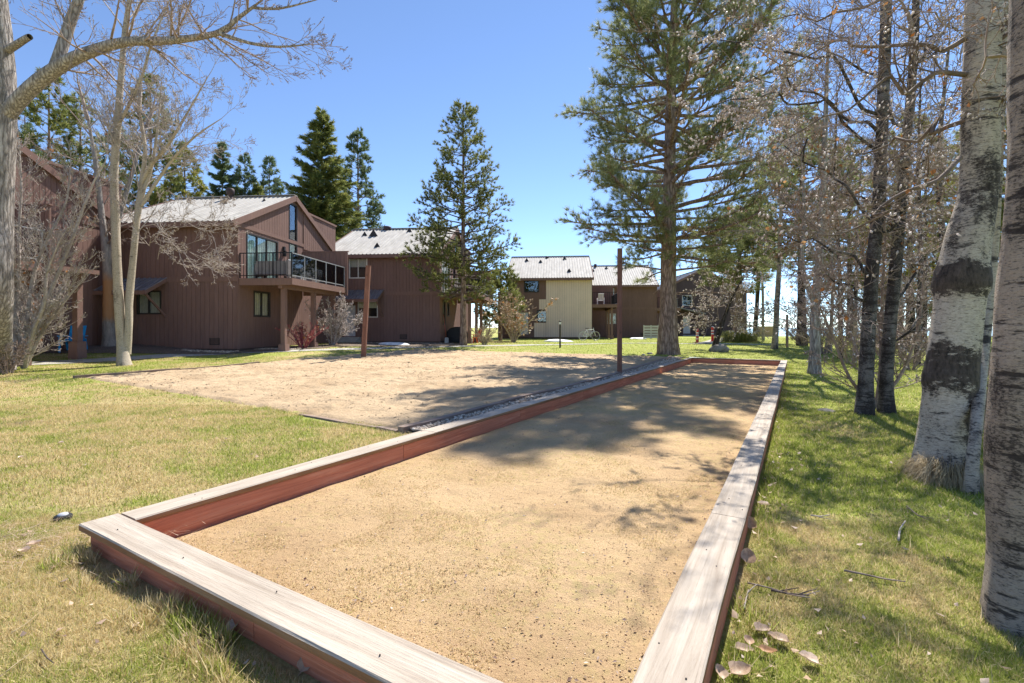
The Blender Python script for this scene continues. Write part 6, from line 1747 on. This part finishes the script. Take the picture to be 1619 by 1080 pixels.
# patio sofa, white chairs and covered table on the balcony
root = empty("patio_sofa", onA(1.22, 0.62), HROT, "long grey patio sofa turned away on the balcony of the nearest house", "sofa")
for k in range(9):
    m = MB(); x = -.62 + k * .145; m.box(x, x + .138, -.30, -.22, .18, .74); m.build("back_slat", M['sofa_grey'], root)
m = MB(); m.box(-.64, .7, -.215, .40, .22, .34); m.build("seat_base", M['sofa_grey'], root)
for x in (-.62, .05):
    m = MB(); m.box(x, x + .64, -.20, .38, .345, .48); m.build("cushion", M['curtain_green'], root, bevel=.03)
m = MB(); m.box(.705, .76, -.30, .40, .1, .78); m.build("armrest", M['sofa_grey'], root)
m = MB(); m.box(-.70, -.645, -.30, .40, .1, .62); m.build("armrest", M['sofa_grey'], root)
for x in (-.62, .66):
    for y in (-.26, .34):
        m = MB(); m.box(x - .03, x + .03, y - .03, y + .03, 0.0, .218 if abs(x) < .64 else .099); m.build("leg", M['black_metal'], root)
chair("plastic_chair", "white slatted chair behind the sofa on the nearest balcony", onA(1.55, 1.75), HROT + radians(200), 'plastic_white', .95)
chair("plastic_chair", "white chair by the side railing of the nearest balcony", onA(1.75, 2.75), HROT + radians(120), 'plastic_white', .85)
root = empty("patio_table", onA(1.0, 3.75), HROT, "covered dark patio table at the far end of the nearest balcony", "table")
m = MB(); m.prism([(-.55, .1), (.55, .1), (.6, .5), (.52, .82), (-.52, .82), (-.6, .5)], -.6, .6, 0, 'y'); m.build("cover", M['sofa_grey'], root, bevel=.05)
for x, y in ((-.45, -.5), (.45, -.5), (-.45, .5), (.45, .5)):
    m = MB(); m.box(x - .03, x + .03, y - .03, y + .03, 0, .099); m.build("leg", M['black_metal'], root)
chair("plastic_chair", "white chair on the balcony of the middle house behind the pine", wloc(houseB, .95, 1.3, dz), HROT + radians(160), 'plastic_white', .95)
chair("plastic_chair", "black chair on the balcony of the middle house", wloc(houseB, 1.75, 1.6, dz), HROT + radians(200), 'black_metal', .95)
chair("plastic_chair", "white chair on the balcony beside the tan panel", wloc(houseC, .9, 1.4, dz), HROT + radians(180), 'plastic_white', 1.0)
p = wloc(houseA, -5.5, -1.0, 0)

# ------------------------------------------------------------------ litter
def leaf_mesh(name, L, Wd, curl, seed):
    r_ = random.Random(seed); V = []; F = []; n = 7
    for i in range(n + 1):
        t = i / n; wdt = 1.25 * Wd * (sin(pi * min(1, t * .90 + .10)) ** .55) * (1 - .22 * t) if 0 < i < n else 0.002
        zc = curl * L * (t - .5) ** 2 * 2 + r_.uniform(-.02, .02) * L
        for k, s in enumerate((-1, -.5, 0, .5, 1)):
            V.append(((t - .5) * L, s * wdt / 2, zc + abs(s) * wdt * (.25 + curl * .35) + r_.uniform(-.03, .03) * L * abs(s)))
        if i:
            o_ = (i - 1) * 5
            F += [(o_ + j, o_ + j + 1, o_ + j + 6, o_ + j + 5) for j in range(4)]
    m = len(V); V += [(-.5 * L, -.002, V[2][2]), (-.5 * L, .002, V[2][2]), (-.72 * L, .02 * L, V[2][2] + .05 * L), (-.72 * L, .03 * L, V[2][2] + .05 * L)]
    F.append((m, m + 1, m + 3, m + 2))
    me = bpy.data.meshes.new(name); me.from_pydata(V, [], F); me.update()
    for p in me.polygons: p.use_smooth = True
    return me
t = NT("fallen_leaf"); o = t.coord('Object'); r_ = t.objrand()
c = t.ramp(r_, [(0, (0.50, 0.36, 0.25)), (.4, (0.62, 0.47, 0.35)), (.8, (0.72, 0.57, 0.45)), (1, (0.52, 0.30, 0.16))])
c = t.mix(c, (0.2, 0.1, 0.06), t.ramp(t.noise(o, 60, 4, .7), [(.5, 0), (.75, .6)])); M['fallen'] = t.leafy(c, .15, None, .5, .3)
leaves = [(1207, 1003, .085, .062, 0.5, 12, 0, "broad pale leaf at the top of the leaf cluster beside the right rail"), (1183, 1021, .052, .04, .7, 80, 25, "small upright leaf in the middle of the leaf cluster beside the right rail"),
          (1230, 1019, .095, .06, .5, 150, 10, "big curled leaf at the right of the leaf cluster beside the right rail"), (1177, 1035, .085, .05, .6, -10, 0, "flat pointed leaf at the bottom of the leaf cluster beside the right rail"),
          (1216, 1040, .085, .035, .9, -40, 15, "narrow rolled leaf just below the leaf cluster"), (1278, 1053, .085, .062, .5, 150, 20, "large pale leaf lying alone with two dry stalks at the bottom right"),
          (1172, 1072, .10, .07, .6, 15, 10, "crumpled veined leaf at the bottom edge near the right rail"), (1137, 1074, .06, .05, .8, 100, 40, "tan leaf standing on edge at the bottom by the right rail"),
          (1185, 836, .10, .085, .3, 70, 65, "round grey leaf propped against the right rail"), (1182, 890, .10, .08, .3, 60, 60, "round dark leaf propped against the right rail, nearer than the grey one"),
          (1207, 802, .10, .06, .6, 160, 5, "curled pale leaf beside the right rail, farthest of the row"), (487, 1060, .085, .055, .5, 65, 50, "reddish leaf leaning on the front board at the bottom"),
          (372, 998, .07, .05, .4, 50, 40, "pale leaf under the front cap plank"), (366, 974, .06, .045, .4, 80, 55, "pointed leaf stuck below the front cap plank edge"), (419, 1014, .055, .04, .6, 10, 5, "orange leaf on the shaded grass by the front board"),
          (190, 925, .06, .03, .6, 10, 0, "brown leaf lying in the straw left of the frame corner"), (55, 866, .08, .045, .7, 30, 10, "pale leaf in the pine litter at the left edge"), (40, 878, .09, .05, .8, -20, 10, "brown leaf in the pine litter at the left edge"),
          (97, 703, .06, .05, .5, 20, 10, "white leaf on the green part of the left lawn"), (34, 726, .05, .045, .5, 60, 10, "small white leaf on the left lawn nearest the edge")]
for i, (px, py, L, W_, curl, rz, tilt, lab) in enumerate(leaves):
    p = gp(px, py)
    o = link("fallen_leaf", leaf_mesh("fallen_leaf", L * .88, W_ * .92, curl * .5, i), M['fallen'], None, p + Vector((0, 0, .014 + L * .36 * sin(radians(tilt * .8)))), (radians(tilt) * .3, radians(-tilt * .8), radians(rz)))
    tag(o, lab, "leaf", "dry leaves on the grass")
def twig(label, pts, r, mat='twig_brown', forks=1):
    P = [gp(*q) + Vector((0, 0, .022 + .008 * R.random())) for q in pts]; root = empty("fallen_twig", P[0], 0, label, "twig", "fallen twigs on the lawn")
    P = [p - P[0] for p in P]; pp, rd = smooth_path(P, np.linspace(r, r * .5, len(P)).tolist(), .06)
    m = MB(); m.tube(pp, rd, 5); m.build("stick", M[mat], root)
    for k in range(forks):
        i = R.randrange(len(pp) // 3, len(pp) - 1); d = (pp[min(i + 1, len(pp) - 1)] - pp[i - 1]).normalized(); e = side_dir(d, .7); e.z = abs(e.z) * .2
        m = MB(); m.tube([pp[i], pp[i] + e * .06, pp[i] + e * .12 + Vector((.01, 0, 0))], [r * .6, r * .5, r * .3], 4); m.build("side_shoot", M[mat], root)
twig("long thin twig lying on the grass right of the near rail", [(1182, 930), (1220, 938), (1250, 948), (1281, 953)], .0045)
twig("short pale forked twig near the leaning leaves", [(1177, 970), (1180, 955), (1184, 940)], .005, 'twig_pale')
twig("pale S-shaped twig on the right lawn", [(1421, 860), (1424, 842), (1432, 830)], .008, 'twig_pale', 0)
twig("long bent stick across the middle of the right lawn", [(1335, 910), (1370, 917), (1400, 922), (1432, 927)], .006)
twig("dark stick at the near left of the right lawn", [(1219, 940), (1245, 946), (1279, 950)], .006, 'twig_dark', 2)
twig("grey twig beside the farthest curled leaf", [(1282, 820), (1298, 822), (1312, 820)], .006, 'twig_pale')
twig("thin arched twig below the big aspen on the lawn", [(1434, 805), (1452, 820), (1470, 828)], .005)
twig("small curled white twig under the front cap plank", [(183, 893), (190, 882), (197, 878)], .004, 'twig_pale', 0)
twig("bent grey twig in the straw near the bottom left corner", [(66, 1036), (75, 1050), (86, 1058)], .003, 'twig_dark', 0)
twig("pale straw stalk lying near the bottom left corner", [(10, 1074), (30, 1058), (55, 1040)], .0025, 'straw_tuft', 0)
twig("second pale straw stalk, above the first at the bottom left", [(18, 1010), (40, 996), (68, 975)], .0025, 'straw_tuft', 0)
twig("thin stick beside the pine litter at the left edge", [(5, 855), (40, 842), (85, 828)], .003, 'straw_tuft', 0)
# small scattered leaf litter
def litter(n, f, size, mat, name, label):
    x, y = f(n); k = ~in_patch(x, y); x, y = x[k], y[k]; C = np.stack([x, y, ground(x, y) + .022], 1)
    d = unit_v(len(C)); d[:, 2] *= .25; s = np.cross(d, unit_v(len(C)) * .3 + np.array([0, 0, 1.])); s /= np.linalg.norm(s, axis=1, keepdims=True)
    L = size * (.5 + rng.random(len(C)))[:, None]; V = np.stack([C, C + d * L * .5 + s * L * .35, C + d * L + np.array([0, 0, .3]) * L, C + d * L * .5 - s * L * .35], 1)
    i = np.arange(len(C)) * 4; F = np.stack([np.stack([i, i + 1, i + 2], 1), np.stack([i, i + 2, i + 3], 1)], 1).reshape(-1, 3)
    tag(link(name, np_mesh(name, V.reshape(-1, 3), F), M[mat]), label, "litter", kind="stuff")
rng = np.random.default_rng(77)
def lx(n):
    y = 1.6 + 16 * rng.random(n) ** 1.5; return (rng.random(n) * 2 - 1) * 1.1 * y, y
litter(420, lx, .032, 'leaf_pale', "leaf_litter", "small pale dead leaves scattered over the lawn")
litter(300, lx, .028, 'bud_brown', "bark_litter", "brown bits of bark and buds scattered over the lawn")
def rx(n):
    u = W_OUT + .03 + .35 * rng.random(n) ** 2; v = .2 + 16 * rng.random(n) ** 1.3; return uv2xy(u, v)
litter(150, rx, .038, 'leaf_pale', "drifted_leaves", "brown leaves drifted along the right side of the bocce frame")
# bits of bark, bud scales and pale chips on the bocce sand, thickest along the right-hand rail
def court_litter(n, size, mat, name, label, pw):
    u = W_OUT - .25 - 2.9 * rng.random(n) ** pw; v = .25 + 15 * rng.random(n) ** 1.8; x, y = uv2xy(u, v); C = np.stack([x, y, sand_z(x, y) + .004], 1)
    d = unit_v(n); d[:, 2] = np.abs(d[:, 2]) * .3; s = np.cross(d, np.array([0, 0, 1.]) + .5 * unit_v(n)); s /= np.linalg.norm(s, axis=1, keepdims=True) + 1e-9
    L = size * (.4 + 1.2 * rng.random(n) ** 2)[:, None]; V = np.stack([C, C + d * L * .5 + s * L * .25, C + d * L, C + d * L * .5 - s * L * .2 + np.array([0, 0, .2]) * L], 1)
    i = np.arange(n) * 4; F = np.stack([np.stack([i, i + 1, i + 2], 1), np.stack([i, i + 2, i + 3], 1)], 1).reshape(-1, 3)
    tag(link(name, np_mesh(name, V.reshape(-1, 3), F), M[mat]), label, "litter", kind="stuff")
court_litter(3200, .017, 'bud_brown', "bark_bits", "dark bark bits scattered on the bocce sand by the right rail", 2.2)
court_litter(260, .016, 'catkin_white', "pale_chips", "pale chips scattered on the bocce sand", 1.3)
# pine needles at the left edge
n = 700; x, y = uv2xy(-1.5 - 1.3 * rng.random(n), -.9 + 1.3 * rng.random(n)); p = at(60, 870, 2.9)
x = p.x + .35 * rng.normal(size=n); y = p.y + .22 * rng.normal(size=n)
a = rng.random(n) * 6.28; L = .05 + .12 * rng.random(n); z = ground(x, y) + .02 + .012 * rng.random(n); w_ = .0012
V = np.stack([np.stack([x - np.sin(a) * w_, y + np.cos(a) * w_, z], 1), np.stack([x + np.sin(a) * w_, y - np.cos(a) * w_, z], 1), np.stack([x + np.cos(a) * L, y + np.sin(a) * L, z + .01], 1)], 1)
tag(link("needle_litter", np_mesh("needle_litter", V.reshape(-1, 3), np.arange(3 * n).reshape(-1, 3)), M['leaf_pale']), "fallen pine needles and straw at the left of the frame corner", "needles", kind="stuff")
# drain lid / sprinkler head beside the corner of the frame
b = gp(100, 821); root = empty("sprinkler_head", b, 0, "small round black sprinkler head left of the frame corner", "sprinkler")
m = MB(); m.lathe([(.05, -.02), (.05, .024), (.042, .03), (.001, .032)], 16); m.build("body", M['rubber'], root)
m = MB(); m.lathe([(.030, .0305), (.026, .040), (.001, .042)], 14); m.build("cap", M['grey_box'], root)
